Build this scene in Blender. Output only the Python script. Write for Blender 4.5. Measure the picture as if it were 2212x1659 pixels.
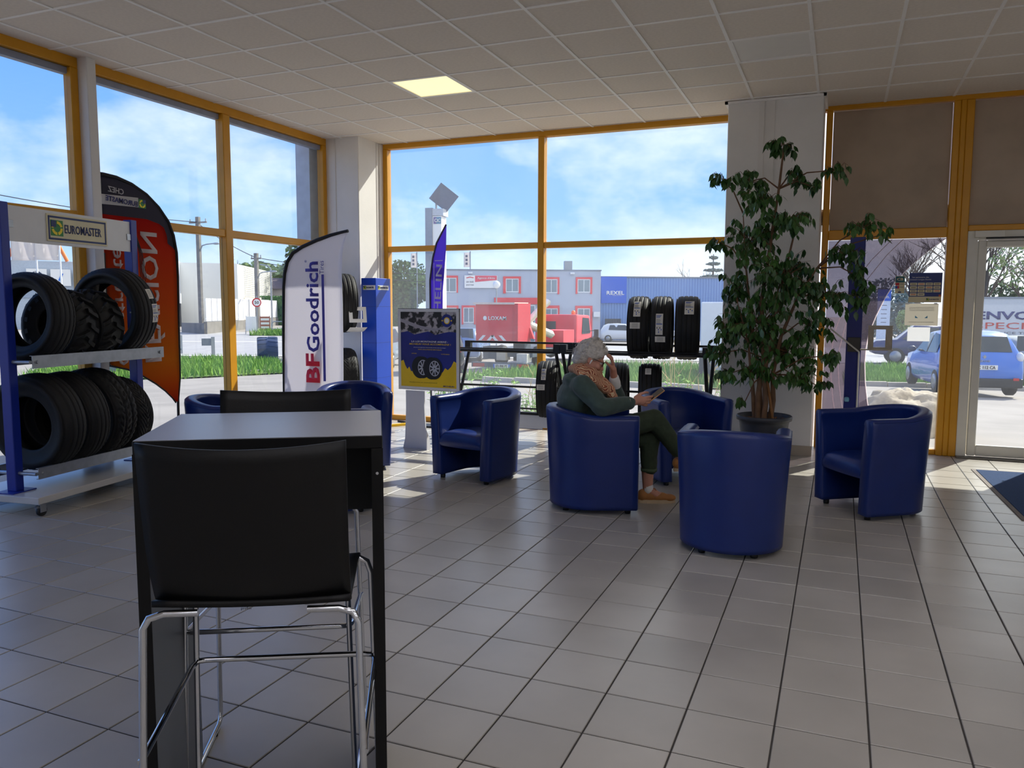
import bpy, bmesh, math, random
from mathutils import Vector, Matrix, noise as _ns
random.seed(7)
for _o in list(bpy.data.objects): bpy.data.objects.remove(_o)
C = bpy.context.scene.collection
S = bpy.context.scene
PI = math.pi
# ---------------------------------------------------------------- camera, sky, sun, exposure
CAM_R = Vector((0.924699, 0.380689, 0.002835)); CAM_U = Vector((-0.039887, 0.089476, 0.995190)); CAM_W = Vector((-0.378604, 0.920364, -0.097923))
EYE = Vector((0, 0, 1.46495))
cd = bpy.data.cameras.new('camera'); cam = bpy.data.objects.new('camera', cd); C.objects.link(cam)
cd.sensor_fit = 'HORIZONTAL'; cd.sensor_width = 36; cd.lens = 27.9374; cd.clip_end = 800; cd.clip_start = .05
_m = Matrix.Identity(4)
for _i in range(3):
    _m[_i][0] = CAM_R[_i]; _m[_i][1] = CAM_U[_i]; _m[_i][2] = -CAM_W[_i]; _m[_i][3] = EYE[_i]
cam.matrix_world = _m
S.camera = cam
S.view_settings.view_transform = 'Standard'; S.view_settings.look = 'None'
S.view_settings.exposure = 0.55; S.view_settings.gamma = 1; S.view_settings.use_curve_mapping = False
S.cycles.transparent_max_bounces = 24; S.cycles.max_bounces = 10; S.cycles.diffuse_bounces = 6
S.cycles.caustics_reflective = False; S.cycles.caustics_refractive = False
S.cycles.sample_clamp_indirect = 6

def lin(c):
    return tuple((v/12.92 if v <= .04045 else ((v+.055)/1.055)**2.4) for v in [x/255 for x in c[:3]]) + (1,)

def make_world():
    w = bpy.data.worlds.new('sky'); S.world = w; w.use_nodes = True
    n = w.node_tree.nodes; l = w.node_tree.links; n.clear()
    out = n.new('ShaderNodeOutputWorld'); bg = n.new('ShaderNodeBackground'); l.new(bg.outputs[0], out.inputs[0])
    tc = n.new('ShaderNodeTexCoord'); sep = n.new('ShaderNodeSeparateXYZ'); l.new(tc.outputs['Generated'], sep.inputs[0])
    ramp = n.new('ShaderNodeValToRGB'); l.new(sep.outputs['Z'], ramp.inputs[0])
    e = ramp.color_ramp.elements
    e[0].position = 0; e[0].color = lin((208, 226, 246)); e[1].position = .75; e[1].color = lin((70, 130, 228))
    x = e.new(.12); x.color = lin((140, 186, 244)); x = e.new(.34); x.color = lin((92, 152, 240))
    # clouds: noise on the view vector flattened towards the horizon
    dv = n.new('ShaderNodeVectorMath'); dv.operation = 'MULTIPLY'; l.new(tc.outputs['Generated'], dv.inputs[0]); dv.inputs[1].default_value = (1, 1, 1.9)
    nz = n.new('ShaderNodeTexNoise'); nz.inputs['Scale'].default_value = 2.1; nz.inputs['Detail'].default_value = 9; nz.inputs['Roughness'].default_value = .58
    ad = n.new('ShaderNodeVectorMath'); ad.operation = 'ADD'; l.new(dv.outputs[0], ad.inputs[0]); ad.inputs[1].default_value = (CLOUD_OFF)
    l.new(ad.outputs[0], nz.inputs['Vector'])
    # more cloud towards the sun's side of the sky (+X +Y), clearer to the left
    dt = n.new('ShaderNodeVectorMath'); dt.operation = 'DOT_PRODUCT'; l.new(tc.outputs['Generated'], dt.inputs[0]); dt.inputs[1].default_value = (.93, .36, 0)
    ma = n.new('ShaderNodeMath'); ma.operation = 'MULTIPLY_ADD'; l.new(dt.outputs['Value'], ma.inputs[0]); ma.inputs[1].default_value = .30; l.new(nz.outputs[0], ma.inputs[2])
    cr = n.new('ShaderNodeValToRGB'); l.new(ma.outputs[0], cr.inputs[0])
    cr.color_ramp.elements[0].position = .37; cr.color_ramp.elements[0].color = (0, 0, 0, 1)
    cr.color_ramp.elements[1].position = .56; cr.color_ramp.elements[1].color = (1, 1, 1, 1)
    mx = n.new('ShaderNodeMixRGB'); l.new(cr.outputs[0], mx.inputs[0]); l.new(ramp.outputs[0], mx.inputs[1]); mx.inputs[2].default_value = lin((250, 251, 255))
    l.new(mx.outputs[0], bg.inputs[0]); bg.inputs[1].default_value = SKY
SKY = 1.0
CLOUD_OFF = (3.1, 1.7, .4)
make_world()
SUN_AZ, SUN_EL = math.radians(26.5), math.radians(39.5)
SUN = Vector((math.sin(SUN_AZ)*math.cos(SUN_EL), math.cos(SUN_AZ)*math.cos(SUN_EL), math.sin(SUN_EL)))
sl = bpy.data.lights.new('sun', 'SUN'); sl.energy = 5.2; sl.angle = math.radians(.55); sl.color = (1, .93, .82)
so = bpy.data.objects.new('sun', sl); C.objects.link(so); so.rotation_euler = SUN.to_track_quat('Z', 'Y').to_euler(); so.location = SUN*60

# ---------------------------------------------------------------- helpers
MATS = {}
def mat(name, col, rough=.5, metal=0, var=.06, scale=9, bump=0, bscale=60, spec=.5, coat=0, col2=None, emit=None, estr=1, trans=0, alpha=1, sheen=0):
    if name in MATS: return MATS[name]
    m = bpy.data.materials.new(name); m.use_nodes = True; n = m.node_tree.nodes; l = m.node_tree.links
    b = n['Principled BSDF']; c = lin(col)
    b.inputs['Roughness'].default_value = rough; b.inputs['Metallic'].default_value = metal
    b.inputs['Specular IOR Level'].default_value = spec; b.inputs['Coat Weight'].default_value = coat
    if sheen: b.inputs['Sheen Weight'].default_value = sheen
    tc = n.new('ShaderNodeTexCoord')
    nz = n.new('ShaderNodeTexNoise'); nz.inputs['Scale'].default_value = scale; nz.inputs['Detail'].default_value = 4
    l.new(tc.outputs['Object'], nz.inputs['Vector'])
    r = n.new('ShaderNodeValToRGB'); l.new(nz.outputs[0], r.inputs[0])
    c2 = lin(col2) if col2 else tuple(min(1, v*(1+var)) for v in c[:3]) + (1,)
    c1 = c if col2 else tuple(v*(1-var) for v in c[:3]) + (1,)
    r.color_ramp.elements[0].position = .35; r.color_ramp.elements[1].position = .65
    r.color_ramp.elements[0].color = c1; r.color_ramp.elements[1].color = c2
    l.new(r.outputs[0], b.inputs['Base Color'])
    if bump:
        z2 = n.new('ShaderNodeTexNoise'); z2.inputs['Scale'].default_value = bscale; z2.inputs['Detail'].default_value = 3; l.new(tc.outputs['Object'], z2.inputs['Vector'])
        bp = n.new('ShaderNodeBump'); bp.inputs['Strength'].default_value = bump; bp.inputs['Distance'].default_value = .01
        l.new(z2.outputs[0], bp.inputs['Height']); l.new(bp.outputs[0], b.inputs['Normal'])
    if emit:
        b.inputs['Emission Color'].default_value = lin(emit); b.inputs['Emission Strength'].default_value = estr
    if trans: b.inputs['Transmission Weight'].default_value = trans
    MATS[name] = m; return m

def glass_mat(name, tint=(.93, .96, .97), dust=.05, dustcol=(205, 210, 220), rmax=.6):
    if name in MATS: return MATS[name]
    m = bpy.data.materials.new(name); m.use_nodes = True; n = m.node_tree.nodes; l = m.node_tree.links; n.clear()
    out = n.new('ShaderNodeOutputMaterial'); tr = n.new('ShaderNodeBsdfTransparent'); tr.inputs[0].default_value = tint + (1,)
    gl = n.new('ShaderNodeBsdfGlossy'); gl.inputs['Roughness'].default_value = .02
    fr = n.new('ShaderNodeFresnel'); fr.inputs[0].default_value = 1.45
    gm = n.new('ShaderNodeNewGeometry'); bk = n.new('ShaderNodeMath'); bk.operation = 'SUBTRACT'; bk.inputs[0].default_value = 1; l.new(gm.outputs['Backfacing'], bk.inputs[1])
    fm = n.new('ShaderNodeMath'); fm.operation = 'MULTIPLY'; l.new(fr.outputs[0], fm.inputs[0]); l.new(bk.outputs[0], fm.inputs[1])
    mx = n.new('ShaderNodeMixShader'); l.new(fm.outputs[0], mx.inputs[0]); l.new(tr.outputs[0], mx.inputs[1]); l.new(gl.outputs[0], mx.inputs[2])
    df = n.new('ShaderNodeBsdfTranslucent'); df.inputs[0].default_value = lin(dustcol)
    tc = n.new('ShaderNodeTexCoord'); nz = n.new('ShaderNodeTexNoise'); nz.inputs['Scale'].default_value = 1.3; nz.inputs['Detail'].default_value = 6; l.new(tc.outputs['Object'], nz.inputs['Vector'])
    ml = n.new('ShaderNodeMath'); ml.operation = 'MULTIPLY'; l.new(nz.outputs[0], ml.inputs[0]); ml.inputs[1].default_value = dust*2
    m2 = n.new('ShaderNodeMixShader'); l.new(ml.outputs[0], m2.inputs[0]); l.new(mx.outputs[0], m2.inputs[1]); l.new(df.outputs[0], m2.inputs[2])
    l.new(m2.outputs[0], out.inputs[0])
    MATS[name] = m; return m

def T(x=0, y=0, z=0, rz=0, rx=0, ry=0, s=1):
    return Matrix.Translation((x, y, z)) @ Matrix.Rotation(rz, 4, 'Z') @ Matrix.Rotation(ry, 4, 'Y') @ Matrix.Rotation(rx, 4, 'X') @ Matrix.Scale(s, 4)

class MB:
    """collects shapes; build() links them as ONE mesh object"""
    def __init__(s): s.v = []; s.f = []; s.sm = []
    def add(s, vs, fs, smooth=False, M=None):
        o = len(s.v)
        s.v += [tuple(M @ Vector(p)) if M else tuple(p) for p in vs]
        s.f += [tuple(o+i for i in q) for q in fs]; s.sm += [smooth]*len(fs); return s
    def box(s, cx, cy, cz, sx, sy, sz, M=None, taper=1):
        a, b, c = sx/2, sy/2, sz/2; t = taper
        vs = [(cx-a, cy-b, cz-c), (cx+a, cy-b, cz-c), (cx+a, cy+b, cz-c), (cx-a, cy+b, cz-c), (cx-a*t, cy-b*t, cz+c), (cx+a*t, cy-b*t, cz+c), (cx+a*t, cy+b*t, cz+c), (cx-a*t, cy+b*t, cz+c)]
        return s.add(vs, [(3, 2, 1, 0), (4, 5, 6, 7), (0, 1, 5, 4), (1, 2, 6, 5), (2, 3, 7, 6), (3, 0, 4, 7)], False, M)
    def b2(s, x0, x1, y0, y1, z0, z1, M=None): return s.box((x0+x1)/2, (y0+y1)/2, (z0+z1)/2, x1-x0, y1-y0, z1-z0, M)
    def tube(s, path, r, n=8, closed=False, caps=True, M=None, smooth=True):
        P = [Vector(p) for p in path]; k = len(P); rs = r if isinstance(r, (list, tuple)) else [r]*k
        vs = []; up = None
        for i in range(k):
            a = P[(i-1) % k] if (i or closed) else P[i]; b = P[(i+1) % k] if (i < k-1 or closed) else P[i]
            t = (b-a); t = t.normalized() if t.length > 1e-9 else Vector((0, 0, 1))
            if up is None:
                up = Vector((0, 0, 1)) if abs(t.z) < .9 else Vector((1, 0, 0))
            up = (up - t*up.dot(t)); up = up.normalized() if up.length > 1e-6 else t.orthogonal().normalized()
            q = t.cross(up)
            for j in range(n):
                an = 2*PI*j/n; vs.append(P[i] + (up*math.cos(an)+q*math.sin(an))*rs[i])
        fs = []
        for i in range(k if closed else k-1):
            for j in range(n):
                a = i*n+j; b = i*n+(j+1) % n; c = ((i+1) % k)*n+(j+1) % n; d = ((i+1) % k)*n+j; fs.append((a, b, c, d))
        s.add(vs, fs, smooth, M)
        if caps and not closed:
            s.add([vs[j] for j in range(n)], [tuple(range(n-1, -1, -1))], False, M); s.add([vs[(k-1)*n+j] for j in range(n)], [tuple(range(n))], False, M)
        return s
    def cyl(s, p0, p1, r0, r1=None, n=16, M=None): return s.tube([p0, p1], [r0, r0 if r1 is None else r1], n, M=M)
    def lathe(s, prof, n=24, M=None, smooth=True, closed=False):
        vs = []; k = len(prof)
        for j in range(n):
            a = 2*PI*j/n
            for r, z in prof: vs.append((r*math.cos(a), r*math.sin(a), z))
        fs = []
        for j in range(n):
            for i in range(k if closed else k-1):
                a = j*k+i; b = ((j+1) % n)*k+i; c = ((j+1) % n)*k+(i+1) % k; d = j*k+(i+1) % k; fs.append((a, b, c, d))
        return s.add(vs, fs, smooth, M)
    def prism(s, poly, z0, z1, M=None):
        n = len(poly); vs = [(x, y, z0) for x, y in poly] + [(x, y, z1) for x, y in poly]
        return s.add(vs, [tuple(range(n-1, -1, -1)), tuple(range(n, 2*n))] + [(i, (i+1) % n, n+(i+1) % n, n+i) for i in range(n)], False, M)
    def surf(s, fn, nu, nv, cu=False, cv=False, smooth=True, M=None):
        vs = [fn(i/(nu if cu else nu-1), j/(nv if cv else nv-1)) for i in range(nu) for j in range(nv)]; fs = []
        for i in range(nu if cu else nu-1):
            for j in range(nv if cv else nv-1):
                fs.append((i*nv+j, ((i+1) % nu)*nv+j, ((i+1) % nu)*nv+(j+1) % nv, i*nv+(j+1) % nv))
        return s.add(vs, fs, smooth, M)
    def ball(s, c, r, n=12, M=None):
        r = r if isinstance(r, (tuple, list)) else (r, r, r)
        def fn(u, v):
            a = 2*PI*u; b = PI*(v-.5)*.999; return (c[0]+r[0]*math.cos(a)*math.cos(b), c[1]+r[1]*math.sin(a)*math.cos(b), c[2]+r[2]*math.sin(b))
        return s.surf(fn, n*2, n, cu=True, M=M)
    def mesh(s, name, m, bevel=0, segs=2, weld=False):
        me = bpy.data.meshes.new(name); me.from_pydata(s.v, [], s.f)
        me.polygons.foreach_set('use_smooth', s.sm); me.update()
        if bevel or weld:
            bm = bmesh.new(); bm.from_mesh(me)
            bmesh.ops.remove_doubles(bm, verts=bm.verts, dist=1e-5)
            if bevel:
                es = [e for e in bm.edges if len(e.link_faces) == 2 and e.calc_face_angle(0) > .5]
                bmesh.ops.bevel(bm, geom=es, offset=bevel, segments=segs, affect='EDGES', profile=.6, clamp_overlap=True)
            bmesh.ops.recalc_face_normals(bm, faces=bm.faces)
            bm.to_mesh(me); bm.free()
        if m: me.materials.append(m)
        return me
    def build(s, name, m, parent=None, bevel=0, segs=2, weld=False, M=None):
        return obj(name, s.mesh(name, m, bevel, segs, weld), parent, M)

def obj(name, me, parent=None, M=None):
    o = bpy.data.objects.new(name, me); C.objects.link(o)
    if parent: o.parent = parent
    if M is not None: o.matrix_local = M
    return o
def tag(o, label=None, cat=None, group=None, kind=None):
    if label: o['label'] = label
    if cat: o['category'] = cat
    if group: o['group'] = group
    if kind: o['kind'] = kind
    return o
def thing(name, label, cat, loc=(0, 0, 0), rz=0, group=None, M=None):
    o = bpy.data.objects.new(name, None); C.objects.link(o); o.empty_display_size = .1
    if M is not None: o.matrix_world = M
    else: o.location = loc; o.rotation_euler = (0, 0, rz)
    return tag(o, label, cat, group)
def struct(name, label=None):
    o = bpy.data.objects.new(name, None); C.objects.link(o); o['kind'] = 'structure'
    if label: o['label'] = label
    return o
def dup(root, loc=None, rz=None, label=None, M=None):
    r = root.copy(); C.objects.link(r)
    if M is not None: r.matrix_world = M
    if loc is not None: r.location = loc
    if rz is not None: r.rotation_euler = (0, 0, rz)
    if label: r['label'] = label
    for ch in list(root.children):
        c = ch.copy(); C.objects.link(c); c.parent = r
        for g in list(ch.children):
            d = g.copy(); C.objects.link(d); d.parent = c
    return r
_tx = {}
def text(name, s, m, parent, M, h=None, w=None, depth=.002, bold=0, shear=0, res=2, align='CENTER'):
    """mesh lettering in the local XY plane, centred, fitted to height h (of capitals) and width w"""
    key = (s, m.name, h, w, depth, bold, shear)
    if key not in _tx:
        cu = bpy.data.curves.new('t', 'FONT'); cu.body = s; cu.size = 1; cu.extrude = 0; cu.offset = bold; cu.shear = shear; cu.resolution_u = res; cu.align_x = 'LEFT'; cu.fill_mode = 'FRONT'
        to = bpy.data.objects.new('t', cu); C.objects.link(to)
        dg = bpy.context.evaluated_depsgraph_get(); me = bpy.data.meshes.new_from_object(to.evaluated_get(dg)); bpy.data.objects.remove(to)
        xs = [v.co.x for v in me.vertices]; ys = [v.co.y for v in me.vertices]
        x0, x1, y0, y1 = min(xs), max(xs), min(ys), max(ys)
        sy = (h/(y1-y0)) if h else None; sx = (w/(x1-x0)) if w else None
        sy = sy or sx; sx = sx or sy
        for v in me.vertices:
            v.co.x = (v.co.x-(x0+x1)/2)*sx; v.co.y = (v.co.y-(y0+y1)/2)*sy; v.co.z = 0
        bm = bmesh.new(); bm.from_mesh(me)
        r = bmesh.ops.extrude_face_region(bm, geom=bm.faces[:]); bmesh.ops.translate(bm, vec=(0, 0, depth), verts=[g for g in r['geom'] if isinstance(g, bmesh.types.BMVert)])
        bmesh.ops.recalc_face_normals(bm, faces=bm.faces); bm.to_mesh(me); bm.free()
        me.materials.clear(); me.materials.append(m); me.name = name; _tx[key] = me
    return obj(name, _tx[key], parent, M)
# upright frames: local XY plane stood up so that local +Z faces a direction in plan
def face(x, y, z, ang):
    """text frame at (x,y,z): reads upright, facing plan angle ang (0 = towards -Y)"""
    return Matrix.Translation((x, y, z)) @ Matrix.Rotation(ang, 4, 'Z') @ Matrix.Rotation(PI/2, 4, 'X')

# ---------------------------------------------------------------- materials
YEL = mat('yellow_lacquer', (214, 150, 16), .38, 0, .05, 4, .03, 40)
WHITEW = mat('painted_plaster', (230, 227, 222), .8, 0, .03, 3, .12, 90)
TILEC = mat('ceiling_tile', (232, 222, 208), .92, 0, .03, 40, .1, 300)
BARM = mat('white_grid', (246, 243, 238), .5, 0, .02)
GLASS = glass_mat('dusty_glass', dust=.035)
GLASSL = glass_mat('left_glass', dust=.018)
WPVC = mat('white_frame', (226, 222, 210), .4, 0, .02)
BOARD = mat('brown_board', (182, 164, 144), .75, 0, .08, 3, .05, 30)
CE = 3.46; FY = 8.87; LX = -5.87; GLOW = 3.2
# ================================================================ SHELL
X1, Y0 = 3.9, -2.6
def tile_mat():
    m = mat('floor_tile', (178, 172, 162), .3, 0, .07, 2.2, .02, 25, spec=.62)
    n = m.node_tree.nodes; l = m.node_tree.links; b = n['Principled BSDF']
    oi = n.new('ShaderNodeObjectInfo'); mp = n.new('ShaderNodeMapRange'); l.new(oi.outputs['Random'], mp.inputs[0]); mp.inputs[3].default_value = .9; mp.inputs[4].default_value = 1.07
    src = b.inputs['Base Color'].links[0].from_socket
    mm = n.new('ShaderNodeMixRGB'); mm.blend_type = 'MULTIPLY'; mm.inputs[0].default_value = 1; l.new(src, mm.inputs[1]); l.new(mp.outputs[0], mm.inputs[2]); l.new(mm.outputs[0], b.inputs['Base Color'])
    # world-space mottling so neighbouring tiles differ
    g = n.new('ShaderNodeNewGeometry'); nz = [x for x in n if x.type == 'TEX_NOISE'][0]; l.new(g.outputs['Position'], nz.inputs['Vector'])
    z = n.new('ShaderNodeTexNoise'); z.inputs['Scale'].default_value = 5; z.inputs['Detail'].default_value = 5; l.new(g.outputs['Position'], z.inputs['Vector'])
    mr = n.new('ShaderNodeMapRange'); l.new(z.outputs[0], mr.inputs[0]); mr.inputs[3].default_value = .27; mr.inputs[4].default_value = .34; l.new(mr.outputs[0], b.inputs['Roughness'])
    return m
GROUT = mat('dark_grout', (62, 58, 54), .9, 0, .1, 20)
fl = MB().b2(LX-.1, X1, Y0, FY+.02, -.12, -.0035).build('floor', GROUT); tag(fl, kind='structure')
TM = tile_mat()
def tile_mesh(w, d):
    b = MB(); e = .0022
    vs = [(-w/2, -d/2, -.01), (w/2, -d/2, -.01), (w/2, d/2, -.01), (-w/2, d/2, -.01)]
    vs += [(-w/2, -d/2, -e), (w/2, -d/2, -e), (w/2, d/2, -e), (-w/2, d/2, -e)]
    vs += [(-w/2+e, -d/2+e, 0), (w/2-e, -d/2+e, 0), (w/2-e, d/2-e, 0), (-w/2+e, d/2-e, 0)]
    fs = [(8, 9, 10, 11)]
    for a in (0, 4):
        for i in range(4): fs.append((a+i, a+(i+1) % 4, a+4+(i+1) % 4, a+4+i))
    return b.add(vs, fs)
tme = tile_mesh(.2985, .2985).mesh('tile', TM)
cells = []
for i in range(-17, 18):
    for j in range(-20, 19):
        x0, y0 = -1.0719+.305*i, 3.4232+.305*j
        xa, xb, ya, yb = max(x0, LX), min(x0+.305, X1), max(y0, Y0), min(y0+.305, FY)
        if xb-xa < .02 or yb-ya < .02: continue
        cx, cy = (xa+xb)/2, (ya+yb)/2; v = Vector((cx, cy, 0))-EYE; d = v.dot(CAM_W)
        vis = d > .3 and abs(v.dot(CAM_R)/d) < .70 and abs(v.dot(CAM_U)/d) < .53
        cells.append((not vis, v.length, cx, cy, xb-xa-.0065, yb-ya-.0065))
cells.sort(); rest = MB()
for k, (nv, d, cx, cy, w, dd) in enumerate(cells):
    if k < 299 and not nv:
        me = tme if (w > .29 and dd > .29) else tile_mesh(w, dd).mesh('tile', TM)
        o = obj('tile', me, fl); o.location = (cx, cy, 0)
    else:
        t = tile_mesh(w, dd); rest.add(t.v, t.f, False, T(cx, cy, 0))
tag(rest.build('far_tiles', TM, fl), kind='stuff')

# ceiling: tiles laid in a white grid of T bars
ce = MB().b2(LX-.3, X1, Y0, FY+.15, CE+.05, CE+.25).build('ceiling', WHITEW); tag(ce, kind='structure')
cme = MB().b2(-.2865, .2865, -.2865, .2865, 0, .015).mesh('ceiling_tile', TILEC)
P_ = .5943; GX, GY = -3.2435, 6.3879
LIGHTS = {(-1, 0): 1, (4, 0): 0}
for _i in (4, 6, 8, 10):
    for _j in (-6, -8, -10, -12, -14): LIGHTS[(_i, _j)] = 1  # added lit panels, unseen behind the viewer, put in to brighten the room
crest = MB(); nct = 0
for i in range(-5, 12):
    for j in range(-16, 5):
        x0, y0 = GX+P_*i, GY+P_*j
        xa, xb, ya, yb = max(x0, LX+.0), min(x0+P_, X1), max(y0, Y0), min(y0+P_, FY)
        if xb-xa < .03 or yb-ya < .04 or (i, j) in LIGHTS: continue
        cx, cy = (xa+xb)/2, (ya+yb)/2
        if cy > 2.2:
            full = xb-xa > .59 and yb-ya > .59
            me = cme if full else MB().b2(-(xb-xa)/2+.01, (xb-xa)/2-.01, -(yb-ya)/2+.01, (yb-ya)/2-.01, 0, .015).mesh('ceiling_tile', TILEC)
            o = obj('ceiling_tile', me, ce); o.location = (cx, cy, CE+.005+random.uniform(0, .003))
        else: crest.b2(xa+.01, xb-.01, ya+.01, yb-.01, CE+.006, CE+.02)
tag(crest.build('far_ceiling_tiles', TILEC, ce), kind='stuff')
for i in range(-4, 13):
    x = GX+P_*i
    if LX < x < X1: MB().b2(x-.012, x+.012, Y0, FY, CE, CE+.012).build('grid_bar', BARM, ce)
for j in range(-15, 5):
    y = GY+P_*j
    if Y0 < y < FY-.12: MB().b2(LX, X1, y-.012, y+.012, CE+.0005, CE+.0115).build('grid_bar', BARM, ce)
LAMP = mat('lit_diffuser', (250, 238, 190), .5, 0, .01, emit=(252, 236, 178), estr=.72)
FILL_LAMP = mat('added_fill_diffuser', (250, 238, 190), .5, 0, .01, emit=(244, 244, 255), estr=GLOW)
UNLIT = mat('unlit_diffuser', (236, 232, 224), .35, 0, .01)
for n_, ((i, j), lit) in enumerate(LIGHTS.items()):
    x, y = GX+P_*(i+.5), GY+P_*(j+.5)
    lab = {0: 'square ceiling light panel glowing pale yellow in the tile grid', 1: 'square ceiling light panel with white unlit diffuser above the pillar'}.get(n_, 'added fill light panel in the ceiling, unseen behind the viewer, brightens the room')
    t = thing('ceiling_light', lab, 'ceiling light', (x, y, CE), 0, 'square panels in the ceiling grid')
    f = MB()
    for a in (-1, 1): f.b2(-.287, .287, a*.28-.008, a*.28+.008, .001, .05); f.b2(a*.28-.008, a*.28+.008, -.272, .272, .001, .05)
    f.build('frame', BARM, t)
    MB().b2(-.272, .272, -.272, .272, .008, .04).build('diffuser', (LAMP if n_ == 0 else (FILL_LAMP if lit else UNLIT)), t)

# ---- pillars
def pillar(name, x0, x1, y0, y1, lab, grooves=()):
    p = tag(MB().b2(x0, x1, y0, y1, 0, CE+.04).build(name, WHITEW, bevel=.006, segs=1), lab, kind='structure'); return p
PAINT2 = mat('pillar_bead', (226, 222, 216), .7, 0, .03, 3)
pc = pillar('pillar', LX, -5.39, 8.26, FY+.05, 'white corner pillar between the two window walls')
MB().b2(-5.73, -5.71, 8.252, 8.26, 0, CE).build('bead', PAINT2, pc); MB().b2(-5.39, -5.384, 8.66, 8.70, 0, CE).build('bead', PAINT2, pc); MB().b2(-5.39, -5.378, 8.72, 8.80, 0, CE).build('casing', PAINT2, pc)
pr = pillar('pillar', -1.10, -.22, 8.25, FY+.05, 'broad white pillar behind the ficus')
MB().b2(-.805, -.755, 8.235, 8.25, .12, CE-.01).build('batten', PAINT2, pr); MB().b2(-.755, -.66, 8.242, 8.25, .12, CE-.01).build('cover_strip', PAINT2, pr)
MB().b2(-1.11, -.21, 8.24, 8.262, 0, .1).build('baseboard', mat('tile_skirting', (176, 164, 146), .4, 0, .05), pr)
cv = MB(); cv.b2(-1.13, -.20, 8.215, 8.25, CE-.02, CE+.0); cv.b2(-.225, -.195, 8.215, 8.8, CE-.02, CE); cv.b2(-1.13, -1.10, 8.215, 8.8, CE-.02, CE); cv.build('ceiling_trim', BARM, pr)
pl = pillar('pillar', LX, -5.742, 4.855, 4.945, 'narrow grey post between the left windows')

# ---- glazing
def bar(w, nm, x0, x1, y0, y1, z0, z1, m=None, bev=.006):
    return MB().b2(x0, x1, y0, y1, z0, z1).build(nm, m or YEL, w, bevel=bev, segs=1)
def pane(w, x0, x1, y0, y1, z0, z1, g): return MB().b2(x0, x1, y0, y1, z0, z1).build('pane', g, w)
RUB = mat('black_gasket', (26, 26, 28), .6)
# far wall, left bay: window_1
w = struct('window_1', 'big yellow framed window on the far wall, four panes')
ya, yb = 8.80, 8.90
bar(w, 'head', -5.385, -1.10, ya, yb, 3.405, CE+.01); bar(w, 'sill', -5.385, -1.10, ya+.02, yb, 0, .06)
bar(w, 'jamb', -5.385, -5.32, ya, yb, .06, 3.405); bar(w, 'jamb', -1.16, -1.10, ya, yb, .06, 3.405)
bar(w, 'mullion', -3.30, -3.225, ya-.01, yb, .06, 3.405); bar(w, 'transom', -5.32, -3.30, ya, yb, 2.138, 2.205); bar(w, 'transom', -3.225, -1.16, ya, yb, 2.138, 2.205)
for a, b in ((-5.32, -3.30), (-3.225, -1.16)):
    for c, d in ((.06, 2.138), (2.205, 3.405)):
        pane(w, a, b, 8.852, 8.860, c, d, GLASS)
# left wall bays
for k, (a, b, ms) in enumerate(((Y0, 4.855, (1.2, 3.0)), (4.945, 8.26, (6.545,)))):
    w = struct('window_%d' % (k+2), ('yellow framed window at the far left beside the narrow post', 'yellow framed window on the left wall between post and corner pillar')[k])
    xa, xb = LX-.06, LX+.03
    bar(w, 'head', xa, xb, a, b, 3.385, CE+.01); bar(w, 'sill', xa, xb, a, b, 0, .06); bar(w, 'head_trim', xa-.02, xa+.05, a, b, 3.33, 3.385, mat('grey_lintel', (150, 156, 172), .6))
    ed = [a+.06] + [m for m in ms] + [b-.06]
    bar(w, 'jamb', xa, xb, a, a+.06, .06, 3.385); bar(w, 'jamb', xa, xb, b-.07, b, .06, 3.385)
    for m in ms: bar(w, 'mullion', xa, xb+.01, m-.052, m+.052, .06, 3.385)
    for c, d in zip(ed[:-1], ed[1:]):
        c2 = c+(.052 if c in ms else 0); d2 = d-(.052 if d in ms else .01)
        bar(w, 'transom', xa, xb, c2, d2, 2.158, 2.232)
        pane(w, LX-.022, LX-.014, c2, d2, .06, 2.158, GLASSL); pane(w, LX-.022, LX-.014, c2, d2, 2.232, 3.385, GLASSL)
# far wall, right of the pillar: opaque boards over a sidelight and the door
w = struct('window_4', 'yellow framed sidelight below brown boards next to the door')
bar(w, 'head', -.22, X1, ya, yb, 3.42, CE+.01); bar(w, 'jamb', -.205, -.145, ya, yb, 0, 3.42); bar(w, 'mullion', .925, .985, ya-.005, yb, 0, 3.42); bar(w, 'mullion', .985, 1.03, ya-.012, yb, 0, 3.42); bar(w, 'mullion', 1.03, 1.10, ya-.005, yb, 0, 3.42)
bar(w, 'transom', -.145, .925, ya, yb, 2.14, 2.235); bar(w, 'transom', 1.10, 2.12, ya, yb, 2.19, 2.245); bar(w, 'sill', -.145, .925, ya+.02, yb, 0, .05)
bar(w, 'board_panel', -.14, .92, 8.845, 8.875, 2.24, 3.415, BOARD, 0); bar(w, 'board_panel', 1.105, 2.12, 8.845, 8.875, 2.25, 3.415, BOARD, 0)
pane(w, -.145, .925, 8.852, 8.860, .05, 2.14, GLASS)
d_ = struct('door_1', 'white framed glass entrance door at the right edge')
bar(d_, 'door_frame', 1.10, 1.185, 8.79, 8.89, 0, 2.19, WPVC); bar(d_, 'door_frame', 2.03, 2.12, 8.79, 8.89, 0, 2.19, WPVC); bar(d_, 'door_frame', 1.185, 2.03, 8.79, 8.89, 2.105, 2.19, WPVC)
bar(d_, 'stile', 1.192, 1.268, 8.80, 8.86, .02, 2.10, WPVC, .008); bar(d_, 'stile', 1.93, 2.024, 8.80, 8.86, .02, 2.10, WPVC, .008)
bar(d_, 'rail', 1.268, 1.93, 8.80, 8.86, .02, .125, WPVC, .008); bar(d_, 'rail', 1.268, 1.93, 8.80, 8.86, 2.03, 2.10, WPVC, .008); bar(d_, 'blind_box', 1.26, 1.94, 8.77, 8.80, 2.035, 2.085, WPVC, .006)
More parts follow.
